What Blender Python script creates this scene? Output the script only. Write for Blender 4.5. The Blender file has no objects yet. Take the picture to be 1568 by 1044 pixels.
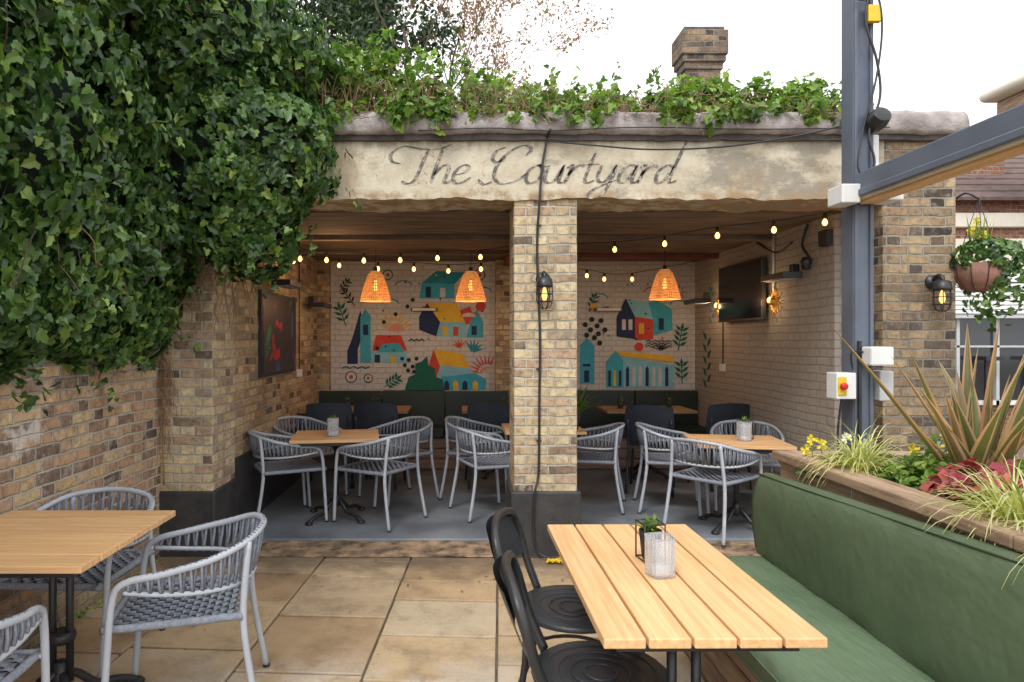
import bpy, math, random
import numpy as np
from mathutils import Vector, Matrix, noise
random.seed(7); np.random.seed(7)
R=random.random
def U(a,b): return a+(b-a)*R()
scene=bpy.context.scene
# ------------------------------------------------------------------ node helpers
def newmat(name):
    m=bpy.data.materials.new(name); m.use_nodes=True
    nt=m.node_tree; b=nt.nodes['Principled BSDF']
    return m,nt,b
def sv(nt,inp,val):
    if isinstance(val,bpy.types.NodeSocket): nt.links.new(val,inp)
    elif val is not None: inp.default_value=val
def MA(nt,op,a,b=None,c=None):
    n=nt.nodes.new('ShaderNodeMath'); n.operation=op
    sv(nt,n.inputs[0],a); sv(nt,n.inputs[1],b); sv(nt,n.inputs[2],c)
    return n.outputs[0]
def NO(nt,vec,scale,detail=3,rough=.55,out=0):
    n=nt.nodes.new('ShaderNodeTexNoise'); n.inputs['Scale'].default_value=scale
    n.inputs['Detail'].default_value=detail; n.inputs['Roughness'].default_value=rough
    if vec is not None: nt.links.new(vec,n.inputs['Vector'])
    return n.outputs[out]
def MX(nt,f,a,b,blend='MIX'):
    n=nt.nodes.new('ShaderNodeMix'); n.data_type='RGBA'; n.blend_type=blend
    sv(nt,n.inputs[0],f)
    def c4(x): return x if isinstance(x,bpy.types.NodeSocket) else (*x[:3],1)
    sv(nt,n.inputs[6],c4(a)); sv(nt,n.inputs[7],c4(b)); return n.outputs[2]
def RA(nt,f,stops,interp='LINEAR'):
    n=nt.nodes.new('ShaderNodeValToRGB'); cr=n.color_ramp; cr.interpolation=interp
    while len(cr.elements)<len(stops): cr.elements.new(.5)
    for e,(p,c) in zip(cr.elements,stops): e.position=p; e.color=(*c[:3],1)
    nt.links.new(f,n.inputs[0]); return n.outputs[0]
def MR(nt,x,a,b,c=0,d=1,smooth=True):
    n=nt.nodes.new('ShaderNodeMapRange'); n.interpolation_type='SMOOTHSTEP' if smooth else 'LINEAR'
    nt.links.new(x,n.inputs[0]); n.inputs[1].default_value=a; n.inputs[2].default_value=b
    n.inputs[3].default_value=c; n.inputs[4].default_value=d; return n.outputs[0]
def BU(nt,b,h,strength,dist=.01):
    n=nt.nodes.new('ShaderNodeBump'); n.inputs['Strength'].default_value=strength; n.inputs['Distance'].default_value=dist
    nt.links.new(h,n.inputs['Height']); nt.links.new(n.outputs[0],b.inputs['Normal'])
def POS(nt,world=True):
    if world: return nt.nodes.new('ShaderNodeNewGeometry').outputs['Position']
    return nt.nodes.new('ShaderNodeTexCoord').outputs['Object']
def VS(nt,v,s):
    n=nt.nodes.new('ShaderNodeMapping'); nt.links.new(v,n.inputs[0]); n.inputs['Scale'].default_value=s; return n.outputs[0]
def RPI(nt): return nt.nodes.new('ShaderNodeNewGeometry').outputs['Random Per Island']

def simple(name,c1,c2=None,scale=8,rough=.6,bump=.15,metal=0,world=False,stretch=None,bscale=60,bd=.004,island=0,spec=None):
    m,nt,b=newmat(name)
    if c2 is None: c2=tuple(x*.75 for x in c1)
    v=POS(nt,world)
    if stretch: v=VS(nt,v,stretch)
    f=MR(nt,NO(nt,v,scale,4,.6),.3,.7)
    col=MX(nt,f,c1,c2)
    if island:
        k=MA(nt,'MULTIPLY_ADD',RPI(nt),island*2,1-island)
        col=MX(nt,1.0,col,k,'MULTIPLY')
    nt.links.new(col,b.inputs['Base Color']); b.inputs['Roughness'].default_value=rough; b.inputs['Metallic'].default_value=metal
    if spec is not None: b.inputs['Specular IOR Level'].default_value=spec
    if bump: BU(nt,b,NO(nt,v,bscale,2,.6),bump,bd)
    return m
def emis(name,c,s):
    m,nt,b=newmat(name); b.inputs['Base Color'].default_value=(*c,1)
    b.inputs['Emission Color'].default_value=(*c,1); b.inputs['Emission Strength'].default_value=s; return m

def brick(name,stops,mortar,paint=None,patch=None,patch_c=(.68,.64,.58),dark=0.0,bw=.205,bh=.0665,grime=0.0):
    m,nt,b=newmat(name)
    g=nt.nodes.new('ShaderNodeNewGeometry'); P=g.outputs['Position']
    sp=nt.nodes.new('ShaderNodeSeparateXYZ'); nt.links.new(P,sp.inputs[0])
    sn=nt.nodes.new('ShaderNodeSeparateXYZ'); nt.links.new(g.outputs['True Normal'],sn.inputs[0])
    x,y,z=sp.outputs; isx=MA(nt,'GREATER_THAN',MA(nt,'ABSOLUTE',sn.outputs[0]),.6); isz=MA(nt,'GREATER_THAN',MA(nt,'ABSOLUTE',sn.outputs[2]),.6)
    u=MA(nt,'ADD',x,MA(nt,'MULTIPLY',isx,MA(nt,'SUBTRACT',y,x)))
    v=MA(nt,'ADD',z,MA(nt,'MULTIPLY',isz,MA(nt,'SUBTRACT',y,z)))
    wn_=nt.nodes.new('ShaderNodeTexNoise'); wn_.inputs['Scale'].default_value=10; wn_.inputs['Detail'].default_value=2; nt.links.new(P,wn_.inputs[0])
    sw=nt.nodes.new('ShaderNodeSeparateColor'); nt.links.new(wn_.outputs[1],sw.inputs[0])
    w3=NO(nt,P,1.1,1)
    u=MA(nt,'ADD',MA(nt,'MULTIPLY_ADD',sw.outputs[0],.026,10),u)
    v=MA(nt,'ADD',MA(nt,'MULTIPLY_ADD',sw.outputs[1],.020,2*bh),v); v=MA(nt,'ADD',v,MA(nt,'MULTIPLY',w3,.03))
    per=bw*1.5
    row=MA(nt,'FLOOR',MA(nt,'DIVIDE',v,bh)); fv=MA(nt,'SUBTRACT',v,MA(nt,'MULTIPLY',row,bh))
    off=MA(nt,'MULTIPLY',MA(nt,'FLOORED_MODULO',row,2.0),.5)
    s=MA(nt,'ADD',MA(nt,'DIVIDE',u,per),off); k=MA(nt,'FLOOR',s); p=MA(nt,'SUBTRACT',s,k)
    hd=MA(nt,'GREATER_THAN',p,.66667)
    l=MA(nt,'MULTIPLY',MA(nt,'SUBTRACT',p,MA(nt,'MULTIPLY',hd,.66667)),per)
    w=MA(nt,'SUBTRACT',bw,MA(nt,'MULTIPLY',hd,bw/2))
    du=MA(nt,'MINIMUM',l,MA(nt,'SUBTRACT',w,l)); dv=MA(nt,'MINIMUM',fv,MA(nt,'SUBTRACT',bh,fv))
    d=MA(nt,'MINIMUM',du,dv)
    fine=NO(nt,P,60,3,.7)
    d=MA(nt,'ADD',d,MA(nt,'MULTIPLY_ADD',fine,.016,-.0090))
    mask=MR(nt,d,.0030,.0080)
    cb=nt.nodes.new('ShaderNodeCombineXYZ'); nt.links.new(MA(nt,'ADD',MA(nt,'MULTIPLY',k,2),hd),cb.inputs[0]); nt.links.new(row,cb.inputs[1]); nt.links.new(isx,cb.inputs[2])
    wn=nt.nodes.new('ShaderNodeTexWhiteNoise'); wn.noise_dimensions='3D'; nt.links.new(cb.outputs[0],wn.inputs[0])
    big=NO(nt,P,1.7,3)
    rv=MA(nt,'ADD',wn.outputs[0],MA(nt,'MULTIPLY_ADD',big,.5,-.25))
    col=RA(nt,rv,stops)
    n2=NO(nt,P,24,4,.75)
    col=MX(nt,1.0,col,RA(nt,n2,[(.28,(.48,.46,.45)),(.5,(1,1,1)),(.72,(1.36,1.3,1.18))]),'MULTIPLY')
    mf=MR(nt,big,.35,.65)
    mort=MX(nt,mf,mortar,tuple(c*.6 for c in mortar))
    smear=MA(nt,'MULTIPLY',MR(nt,NO(nt,P,13,4,.7),.52,.66),.5)
    col=MX(nt,smear,col,tuple(c*.95 for c in mortar))
    col=MX(nt,mask,mort,col)
    if paint is not None:
        pc=MX(nt,MR(nt,n2,.3,.75),paint,tuple(c*.86 for c in paint))
        pc=MX(nt,MA(nt,'MULTIPLY',MA(nt,'SUBTRACT',1.0,mask),.4),pc,tuple(c*.5 for c in paint))
        col=pc
    if patch:
        pf=MA(nt,'MULTIPLY',MR(nt,NO(nt,P,2.3,5,.7),patch,patch+.08),.8)
        col=MX(nt,pf,col,patch_c)
    if dark:
        col=MX(nt,MA(nt,'MULTIPLY',MR(nt,NO(nt,VS(nt,P,(1,1,.5)),1.6,5,.65),.42,.68),dark),col,(.075,.065,.055))
    if grime:
        gz=MA(nt,'MULTIPLY',MR(nt,MA(nt,'ADD',z,MA(nt,'MULTIPLY',big,.5)),.1,.75,1,0),grime)
        col=MX(nt,gz,col,(.10,.09,.07))
    nt.links.new(col,b.inputs['Base Color']); b.inputs['Roughness'].default_value=.9; b.inputs['Specular IOR Level'].default_value=.2
    h=MA(nt,'ADD',mask,MA(nt,'MULTIPLY',n2,.8)); BU(nt,b,h,.85 if paint is None else .5,.010)
    return m
# ------------------------------------------------------------------ mesh builder
def cat(pts,n=6,closed=False):
    pts=[Vector(p) for p in pts]; out=[]
    L=len(pts)
    rng=L if closed else L-1
    for i in range(rng):
        if closed: p0,p1,p2,p3=pts[(i-1)%L],pts[i],pts[(i+1)%L],pts[(i+2)%L]
        else: p0,p1,p2,p3=pts[max(i-1,0)],pts[i],pts[i+1],pts[min(i+2,L-1)]
        for k in range(n):
            t=k/n
            out.append(.5*((2*p1)+(p2-p0)*t+(2*p0-5*p1+4*p2-p3)*t*t+(3*p1-p0-3*p2+p3)*t**3))
    if not closed: out.append(pts[-1])
    return out
class MB:
    def __init__(s): s.v=[];s.f=[];s.m=[];s.sm=[];s.mats=[]
    def mi(s,m):
        if m not in s.mats: s.mats.append(m)
        return s.mats.index(m)
    def add(s,vs,fs,m,smooth=False):
        o=len(s.v); s.v+= [tuple(v) for v in vs]; k=s.mi(m)
        for f in fs: s.f.append([i+o for i in f]); s.m.append(k); s.sm.append(smooth)
    def box(s,x0,x1,y0,y1,z0,z1,m,M=None):
        vs=[Vector((x,y,z)) for x in (x0,x1) for y in (y0,y1) for z in (z0,z1)]
        if M is not None: vs=[M@v for v in vs]
        s.add(vs,[(0,1,3,2),(4,6,7,5),(0,4,5,1),(2,3,7,6),(0,2,6,4),(1,5,7,3)],m)
    def poly(s,pts,m): s.add(pts,[list(range(len(pts)))],m)
    def tube(s,pts,r,m,n=8,closed=False,flat=1.0):
        pts=[Vector(p) for p in pts]; L=len(pts)
        rr=r if isinstance(r,(list,tuple)) else [r]*L
        vs=[];up=None
        for i in range(L):
            if closed: t=pts[(i+1)%L]-pts[i-1]
            else: t=pts[min(i+1,L-1)]-pts[max(i-1,0)]
            if t.length<1e-9: t=Vector((0,0,1))
            t.normalize()
            if up is None:
                up=Vector((0,0,1)) if abs(t.z)<.9 else Vector((1,0,0))
            a=up-t*up.dot(t)
            if a.length<1e-6: a=t.orthogonal()
            a.normalize(); up=a; bb=t.cross(a)
            for k in range(n):
                th=2*math.pi*k/n
                vs.append(pts[i]+(a*math.cos(th)+bb*math.sin(th)*flat)*rr[i])
        fs=[]
        for i in range(L if closed else L-1):
            for k in range(n):
                j=(i+1)%L
                fs.append((i*n+k,i*n+(k+1)%n,j*n+(k+1)%n,j*n+k))
        if not closed:
            fs.append(tuple(range(n))[::-1]); fs.append(tuple((L-1)*n+k for k in range(n)))
        s.add(vs,fs,m,True)
    def lathe(s,prof,c,m,n=16,cap=True,smooth=True,M=None):
        vs=[];c=Vector(c)
        for r,z in prof:
            for k in range(n):
                th=2*math.pi*k/n; p=Vector((r*math.cos(th),r*math.sin(th),z))
                if M is not None: p=M@p
                vs.append(c+p)
        fs=[]
        for i in range(len(prof)-1):
            for k in range(n): fs.append((i*n+k,i*n+(k+1)%n,(i+1)*n+(k+1)%n,(i+1)*n+k))
        if cap: fs.append(tuple(range(n))[::-1]); fs.append(tuple((len(prof)-1)*n+k for k in range(n)))
        s.add(vs,fs,m,smooth)
    def blade(s,base,d,L,w,bend,m,n=8,fold=.25,m2=None):
        base=Vector(base); d=Vector(d).normalized(); side=d.cross(Vector((0,0,1)))
        if side.length<1e-3: side=Vector((1,0,0))
        side.normalize(); p=base.copy(); vs=[]
        for i in range(n+1):
            t=i/n; ww=w*min(1,.55+t*1.6)*(1-t**2.2)*.5+.0004
            nn=side.cross(d).normalized()
            q=.62
            vs+=[p-side*ww+nn*ww*fold*2,p-side*ww*q+nn*ww*fold*2*q,p.copy(),p+side*ww*q+nn*ww*fold*2*q,p+side*ww+nn*ww*fold*2]
            d=(d+Vector((0,0,-1))*bend*(t+.2)/n).normalized(); p=p+d*L/n
        fi=[];fo=[]
        for i in range(n):
            a=i*5; fi+=[(a+1,a+2,a+7,a+6),(a+2,a+3,a+8,a+7)]; fo+=[(a,a+1,a+6,a+5),(a+3,a+4,a+9,a+8)]
        if m2 is None: s.add(vs,fi+fo,m,True)
        else:
            s.add(vs,fi,m,True); o=len(s.v)-len(vs); k=s.mi(m2)
            for f in fo: s.f.append([i+o for i in f]); s.m.append(k); s.sm.append(True)
    def mesh(s,name):
        me=bpy.data.meshes.new(name); me.from_pydata(s.v,[],s.f)
        for m in s.mats: me.materials.append(m)
        me.polygons.foreach_set('material_index',s.m); me.polygons.foreach_set('use_smooth',s.sm); me.update(); return me
    def build(s,name,parent=None,bevel=0,loc=(0,0,0),rot=0):
        return place(s.mesh(name),name,loc,rot,parent,bevel)
def place(me,name,loc=(0,0,0),rot=0,parent=None,bevel=0):
    o=bpy.data.objects.new(name,me); scene.collection.objects.link(o); o.location=loc; o.rotation_euler=(0,0,rot)
    if parent: o.parent=parent
    if bevel:
        md=o.modifiers.new('b','BEVEL'); md.width=bevel; md.segments=2; md.limit_method='ANGLE'; md.angle_limit=math.radians(50)
    return o
def empty(name):
    o=bpy.data.objects.new(name,None); scene.collection.objects.link(o); return o
def rough_box(b,x0,x1,y0,y1,z0,z1,m,nx,nz,j,jy=None):
    prof=[(y0,z0+(z1-z0)*k/nz) for k in range(nz+1)]+[(y1,z1),(y1,z0)]
    extr(b,prof,x0,x1,nx,m,j,False,jy)
def extr(b,prof,x0,x1,nx,m,j,smooth=False,jy=None):
    if jy is None: jy=j
    n=len(prof); vs=[]
    for i in range(nx+1):
        x=x0+(x1-x0)*i/nx
        for k,(y,z) in enumerate(prof):
            q=Vector((x*5,y*5+k*.7,z*5)); 
            vs.append((x,y+noise.noise(q)*jy,z+noise.noise(q+Vector((9,3,1)))*j+noise.noise(q*3)*j*.6))
    fs=[]
    for i in range(nx):
        for k in range(n): fs.append((i*n+k,(i+1)*n+k,(i+1)*n+(k+1)%n,i*n+(k+1)%n))
    fs.append(tuple(range(n))); fs.append(tuple(nx*n+k for k in range(n))[::-1])
    b.add(vs,fs,m,smooth)
# ------------------------------------------------------------------ materials
stock=[(0,(.12,.09,.065)),(.12,(.30,.21,.13)),(.28,(.43,.30,.16)),(.42,(.54,.40,.22)),(.58,(.58,.46,.27)),(.72,(.48,.35,.21)),(.86,(.42,.25,.14)),(1,(.28,.22,.17))]
stock_l=[(0,(.16,.12,.09)),(.10,(.36,.26,.17)),(.25,(.55,.43,.26)),(.45,(.66,.54,.34)),(.62,(.60,.48,.31)),(.76,(.52,.40,.27)),(.88,(.50,.33,.22)),(1,(.33,.27,.20))]
redst=[(0,(.11,.08,.065)),(.12,(.26,.17,.12)),(.28,(.44,.28,.17)),(.42,(.54,.39,.22)),(.56,(.46,.27,.17)),(.70,(.56,.43,.26)),(.84,(.38,.25,.17)),(1,(.17,.13,.10))]
darkst=[(0,(.06,.05,.045)),(.2,(.15,.11,.08)),(.4,(.34,.25,.15)),(.55,(.45,.34,.20)),(.7,(.28,.19,.12)),(.85,(.37,.27,.16)),(1,(.11,.09,.08))]
M_brk=brick('stock_brick',stock,(.48,.42,.33))
M_brkp=brick('pillar_brick',stock_l,(.60,.54,.43),dark=.22)
M_brkl=brick('yard_wall_brick',redst,(.52,.47,.39),patch=.60,grime=.5)
M_brkd=brick('pier_brick_dark',darkst,(.38,.34,.27),dark=.45)
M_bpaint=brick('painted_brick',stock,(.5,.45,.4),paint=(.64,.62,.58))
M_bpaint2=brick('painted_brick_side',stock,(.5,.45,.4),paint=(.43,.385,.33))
M_chim=brick('chimney_brick',[(0,(.08,.06,.05)),(.3,(.20,.14,.10)),(.6,(.33,.22,.14)),(1,(.15,.12,.09))],(.25,.23,.19),dark=.9)
M_redb=brick('red_brick',[(0,(.2,.08,.05)),(.5,(.32,.13,.08)),(1,(.26,.12,.08))],(.4,.35,.3))
def stone_mat():
    m,nt,b=newmat('weathered_render'); P=POS(nt)
    base=MX(nt,MR(nt,NO(nt,P,5,6,.7),.3,.7),(.68,.62,.49),(.54,.46,.33))
    sp=nt.nodes.new('ShaderNodeSeparateXYZ'); nt.links.new(P,sp.inputs[0])
    g=MR(nt,sp.outputs[0],.6,2.6,.0,.17)
    st=MR(nt,MA(nt,'ADD',NO(nt,VS(nt,P,(1,1,1.8)),2.4,7,.72),g),.54,.70)
    c=MX(nt,MA(nt,'MULTIPLY',st,.75),base,(.23,.205,.165))
    rs=MR(nt,NO(nt,VS(nt,P,(1,1,.35)),4.5,5,.7),.55,.7)
    c=MX(nt,MA(nt,'MULTIPLY',rs,.4),c,(.44,.28,.14))
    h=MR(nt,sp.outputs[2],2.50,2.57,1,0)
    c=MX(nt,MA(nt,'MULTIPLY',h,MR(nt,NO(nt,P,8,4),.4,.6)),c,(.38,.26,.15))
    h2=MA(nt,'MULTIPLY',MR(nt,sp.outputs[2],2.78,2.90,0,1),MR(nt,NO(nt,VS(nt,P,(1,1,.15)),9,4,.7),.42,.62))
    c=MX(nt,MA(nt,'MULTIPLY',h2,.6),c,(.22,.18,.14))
    cr=nt.nodes.new('ShaderNodeTexVoronoi'); cr.feature='DISTANCE_TO_EDGE'; cr.inputs['Scale'].default_value=2.2
    nz=NO(nt,P,6,4,.6,1)
    va=nt.nodes.new('ShaderNodeVectorMath'); va.operation='MULTIPLY_ADD'; nt.links.new(nz,va.inputs[0]); va.inputs[1].default_value=(.3,.3,.3); nt.links.new(P,va.inputs[2]); nt.links.new(va.outputs[0],cr.inputs[0])
    crack=MR(nt,cr.outputs[0],.0,.005,1,0); crack=MA(nt,'MULTIPLY',crack,MR(nt,NO(nt,P,1.5,2),.48,.56))
    c=MX(nt,MA(nt,'MULTIPLY',crack,.7),c,(.24,.15,.08))
    nt.links.new(c,b.inputs['Base Color']); b.inputs['Roughness'].default_value=.9
    hh=MA(nt,'SUBTRACT',NO(nt,P,18,7,.7),MA(nt,'MULTIPLY',crack,.4)); BU(nt,b,hh,.6,.016); return m
M_stone=stone_mat()
M_cope=simple('coping_stone',(.45,.40,.39),(.21,.175,.165),4,.9,.8,world=True,bscale=30,bd=.012)
M_shadow_cap=simple('shadow_line_and_cap_dark',(.13,.11,.105),(.06,.055,.05),7,.9,.8,world=True,bscale=30,bd=.012)  # dark colour holds the coping's shadow line; also used on the chimney cap
M_conc=simple('room_floor_concrete',(.25,.275,.305),(.13,.145,.165),1.8,.5,.25,world=True,bscale=20)
M_ceil=simple('board_ceiling',(.23,.165,.115),(.105,.078,.06),5,.85,.5,world=True,stretch=(.5,3,1),bscale=20,bd=.012)
M_plinth=simple('black_plinth_paint',(.028,.030,.034),(.055,.052,.050),6,.5,.5,world=True,bscale=18,bd=.01)
def pave_mat():
    m,nt,b=newmat('sandstone_paving'); P=POS(nt)
    r=RPI(nt)
    c=RA(nt,r,[(0,(.40,.27,.155)),(.3,(.49,.35,.205)),(.6,(.55,.41,.25)),(.8,(.46,.345,.225)),(1,(.52,.42,.29))])
    c=MX(nt,1.0,c,RA(nt,NO(nt,P,4,8,.75),[(.25,(.52,.50,.48)),(.5,(1,1,1)),(.8,(1.22,1.2,1.17))]),'MULTIPLY')
    v=nt.nodes.new('ShaderNodeSeparateXYZ'); nt.links.new(P,v.inputs[0])
    wet=MA(nt,'MULTIPLY',MR(nt,v.outputs[1],2.6,3.3,1,0),MR(nt,NO(nt,P,2.6,7,.72),.44,.56))
    c=MX(nt,MA(nt,'MULTIPLY',wet,.7),c,(.64,.61,.57))
    dirt=MR(nt,NO(nt,P,1.5,7,.75),.48,.68); c=MX(nt,MA(nt,'MULTIPLY',dirt,.55),c,(.23,.165,.10))
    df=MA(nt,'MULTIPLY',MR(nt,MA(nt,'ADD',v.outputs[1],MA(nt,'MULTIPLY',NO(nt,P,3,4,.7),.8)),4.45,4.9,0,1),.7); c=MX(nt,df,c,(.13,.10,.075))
    spk=MR(nt,NO(nt,P,75,2,.5),.64,.71); c=MX(nt,MA(nt,'MULTIPLY',spk,.55),c,(.2,.15,.1))
    nt.links.new(c,b.inputs['Base Color'])
    nt.links.new(MR(nt,NO(nt,P,2,4),.3,.7,.38,.8),b.inputs['Roughness'])
    BU(nt,b,NO(nt,P,14,8,.7),.6,.012); return m
M_pave=pave_mat()
M_joint=simple('ground_earth_joint',(.19,.14,.095),(.09,.07,.05),8,.95,.4,world=True)
M_dirt=simple('dirt_threshold',(.46,.31,.19),(.09,.065,.045),7,.95,.9,world=True,bscale=26,bd=.02)
M_wood=simple('orange_slat_wood',(.80,.50,.25),(.64,.36,.16),5,.45,.12,stretch=(14,.6,14),bscale=12,island=.08)
M_woodx=simple('orange_slat_wood_x',(.80,.50,.25),(.64,.36,.16),5,.45,.12,stretch=(.6,14,14),bscale=12,island=.08)
M_sleep=simple('planter_timber',(.42,.29,.19),(.22,.145,.095),4,.75,.35,world=True,stretch=(6,1,9),bscale=14,island=.12)
M_pine=simple('pine_bench_boards',(.34,.22,.15),(.22,.14,.095),4,.7,.3,world=True,stretch=(1,6,9),bscale=12,island=.12)
M_btab=simple('brown_table_wood',(.42,.22,.10),(.28,.14,.06),5,.5,.1,stretch=(.6,8,8))
M_black=simple('black_metal',(.018,.018,.02),(.03,.03,.032),10,.38,.1)
M_blackm=simple('black_matt_plastic',(.03,.031,.034),(.022,.022,.025),10,.5,.1)
M_dchair=simple('dark_chair_plastic',(.035,.043,.060),(.028,.034,.047),10,.4,.1)
M_ppad=simple('black_seat_pad',(.022,.025,.03),(.035,.038,.045),6,.42,.3,bscale=140)
M_alu=simple('pale_grey_frame',(.50,.53,.58),(.43,.46,.51),10,.42,.05)
M_rope=simple('grey_rope',(.31,.335,.39),(.21,.23,.275),60,.85,.6,bscale=300,bd=.002)
M_roped=simple('grey_rope_dark',(.18,.195,.235),(.12,.13,.16),60,.85,.6,bscale=300,bd=.002)
def vinyl(name,c,rough=.5):
    m,nt,b=newmat(name); P=POS(nt)
    f=MR(nt,NO(nt,P,1.8,5,.65),.3,.7); nt.links.new(MX(nt,f,c,tuple(x*.82 for x in c)),b.inputs['Base Color'])
    nt.links.new(MR(nt,NO(nt,P,5,5,.7),.3,.7,rough-.08,rough+.14),b.inputs['Roughness'])
    h=MA(nt,'ADD',NO(nt,VS(nt,P,(6,1.6,1.2)),3,3,.6),MA(nt,'MULTIPLY',NO(nt,P,220,2),.02)); BU(nt,b,h,.4,.04); return m
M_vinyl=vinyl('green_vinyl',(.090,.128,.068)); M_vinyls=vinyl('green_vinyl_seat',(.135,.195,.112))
M_vind=simple('dark_green_vinyl',(.018,.030,.020),(.013,.023,.014),3,.45,.1,world=True)
M_steel=simple('grey_blue_steel',(.12,.14,.185),(.09,.107,.145),3,.4,.06,world=True)
M_cream=simple('cream_awning',(.72,.66,.56),(.62,.56,.46),3,.6,.1)
M_white=simple('white_plastic',(.78,.78,.77),(.7,.7,.69),5,.4,.03)
M_lgrey=simple('light_grey_plastic',(.5,.51,.52),(.45,.46,.47),5,.5,.03)
M_red=simple('red_plastic',(.6,.02,.02),(.5,.02,.02),5,.35,0)
M_yel=simple('yellow_plastic',(.75,.5,.02),(.7,.45,.02),5,.4,0)
def lett():
    m,nt,b=newmat('lintel_lettering_paint'); P=POS(nt)
    f=MA(nt,'MULTIPLY',MR(nt,NO(nt,P,17,6,.75),.46,.60),.85)
    nt.links.new(MX(nt,f,(.15,.135,.125),(.56,.50,.39)),b.inputs['Base Color']); b.inputs['Roughness'].default_value=.95; b.inputs['Specular IOR Level'].default_value=.1
    BU(nt,b,NO(nt,P,18,7,.7),.6,.016); return m
M_ochre=lett()
M_redst=simple('red_oxide_steel',(.22,.055,.04),(.13,.04,.03),6,.6,.2)
M_glass=simple('dark_window_glass',(.02,.024,.028),(.03,.034,.038),1,.08,0,spec=.8)
M_tile=simple('roof_tiles',(.16,.10,.085),(.09,.06,.055),9,.85,.5,world=True)
M_bark=simple('bark',(.12,.085,.06),(.06,.045,.035),14,.9,.6)
M_twig=simple('tan_twig',(.36,.23,.14),(.23,.14,.085),14,.9,.2)
M_budtwig=simple('reddish_twig',(.30,.15,.11),(.2,.11,.08),14,.9,.2)
M_soil=simple('soil',(.04,.028,.02),(.02,.015,.01),20,.95,.9,world=True)
M_gold=simple('brass',(.55,.33,.10),(.42,.25,.07),8,.35,.05,metal=.8)
M_bulb=emis('warm_bulb',(1,.40,.09),9)
M_bulb2=emis('cage_bulb',(1,.38,.10),3)
M_scr=simple('tv_screen',(.006,.006,.007),(.008,.008,.009),1,.12,0)
def wick():
    m,nt,b=newmat('wicker_shade'); 
    c=MX(nt,MR(nt,NO(nt,VS(nt,POS(nt,False),(1,1,9)),22,3),.35,.65),(.80,.36,.10),(.46,.15,.035)); nt.links.new(c,b.inputs['Base Color'])
    nt.links.new(c,b.inputs['Emission Color']); b.inputs['Emission Strength'].default_value=.5; b.inputs['Roughness'].default_value=.8; return m
M_wick=wick()
def leafmat(name,stops,trans=.25,rough=.42,spec=.5):
    m,nt,b=newmat(name); c=RA(nt,RPI(nt),stops)
    c2=MX(nt,1.0,c,RA(nt,NO(nt,POS(nt),2.6,2),[(.3,(.6,.66,.6)),(.7,(1.3,1.25,1.1))]),'MULTIPLY')
    nt.links.new(c2,b.inputs['Base Color']); b.inputs['Roughness'].default_value=rough; b.inputs['Specular IOR Level'].default_value=spec
    t=nt.nodes.new('ShaderNodeBsdfTranslucent'); nt.links.new(MX(nt,1.0,c2,(1.3,1.5,.6),'MULTIPLY'),t.inputs[0])
    ms=nt.nodes.new('ShaderNodeMixShader'); ms.inputs[0].default_value=trans
    nt.links.new(b.outputs[0],ms.inputs[1]); nt.links.new(t.outputs[0],ms.inputs[2]); nt.links.new(ms.outputs[0],nt.nodes['Material Output'].inputs[0]); return m
M_ivy=leafmat('ivy_leaf',[(0,(.025,.065,.020)),(.35,(.050,.118,.030)),(.7,(.095,.19,.045)),(.9,(.17,.29,.07)),(1,(.30,.40,.09))],.28,.36,.6)
M_ivyl=leafmat('bright_leaf',[(0,(.06,.12,.025)),(.4,(.13,.235,.04)),(.8,(.21,.34,.06)),(1,(.34,.42,.10))],.35)
M_dark=leafmat('evergreen_leaf',[(0,(.02,.045,.02)),(.6,(.04,.08,.03)),(1,(.07,.12,.04))],.15)
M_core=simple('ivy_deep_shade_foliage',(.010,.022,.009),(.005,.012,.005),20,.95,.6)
M_bud=leafmat('reddish_bud',[(0,(.34,.15,.10)),(.6,(.42,.24,.16)),(1,(.26,.22,.10))],.3)
M_brz=leafmat('bronze_blade',[(0,(.18,.17,.08)),(.3,(.26,.19,.10)),(.55,(.18,.23,.09)),(.8,(.34,.20,.12)),(1,(.24,.13,.09))],.2,.38)
M_brze=leafmat('pink_blade_edge',[(0,(.66,.34,.25)),(.4,(.72,.48,.34)),(.7,(.60,.28,.21)),(1,(.74,.60,.42))],.3,.38)
M_carex=leafmat('variegated_grass',[(0,(.30,.34,.10)),(.5,(.62,.60,.27)),(1,(.75,.70,.42))],.25)
M_heuch=leafmat('burgundy_leaf',[(0,(.14,.014,.03)),(.6,(.32,.045,.07)),(1,(.45,.13,.12))],.2)
M_lime=leafmat('lime_leaf',[(0,(.09,.17,.03)),(.6,(.2,.32,.06)),(1,(.36,.45,.12))],.3)
M_pet_y=simple('yellow_petals',(.80,.68,.05),(.7,.55,.03),8,.6,0)
M_pet_w=simple('white_petals',(.8,.8,.76),(.7,.7,.66),8,.6,0)
def glassm():
    m,nt,b=newmat('ribbed_glass'); b.inputs['Base Color'].default_value=(.9,.92,.95,1); b.inputs['Roughness'].default_value=.08
    b.inputs['Transmission Weight'].default_value=.75; b.inputs['IOR'].default_value=1.3; return m
M_rib=glassm()
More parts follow.
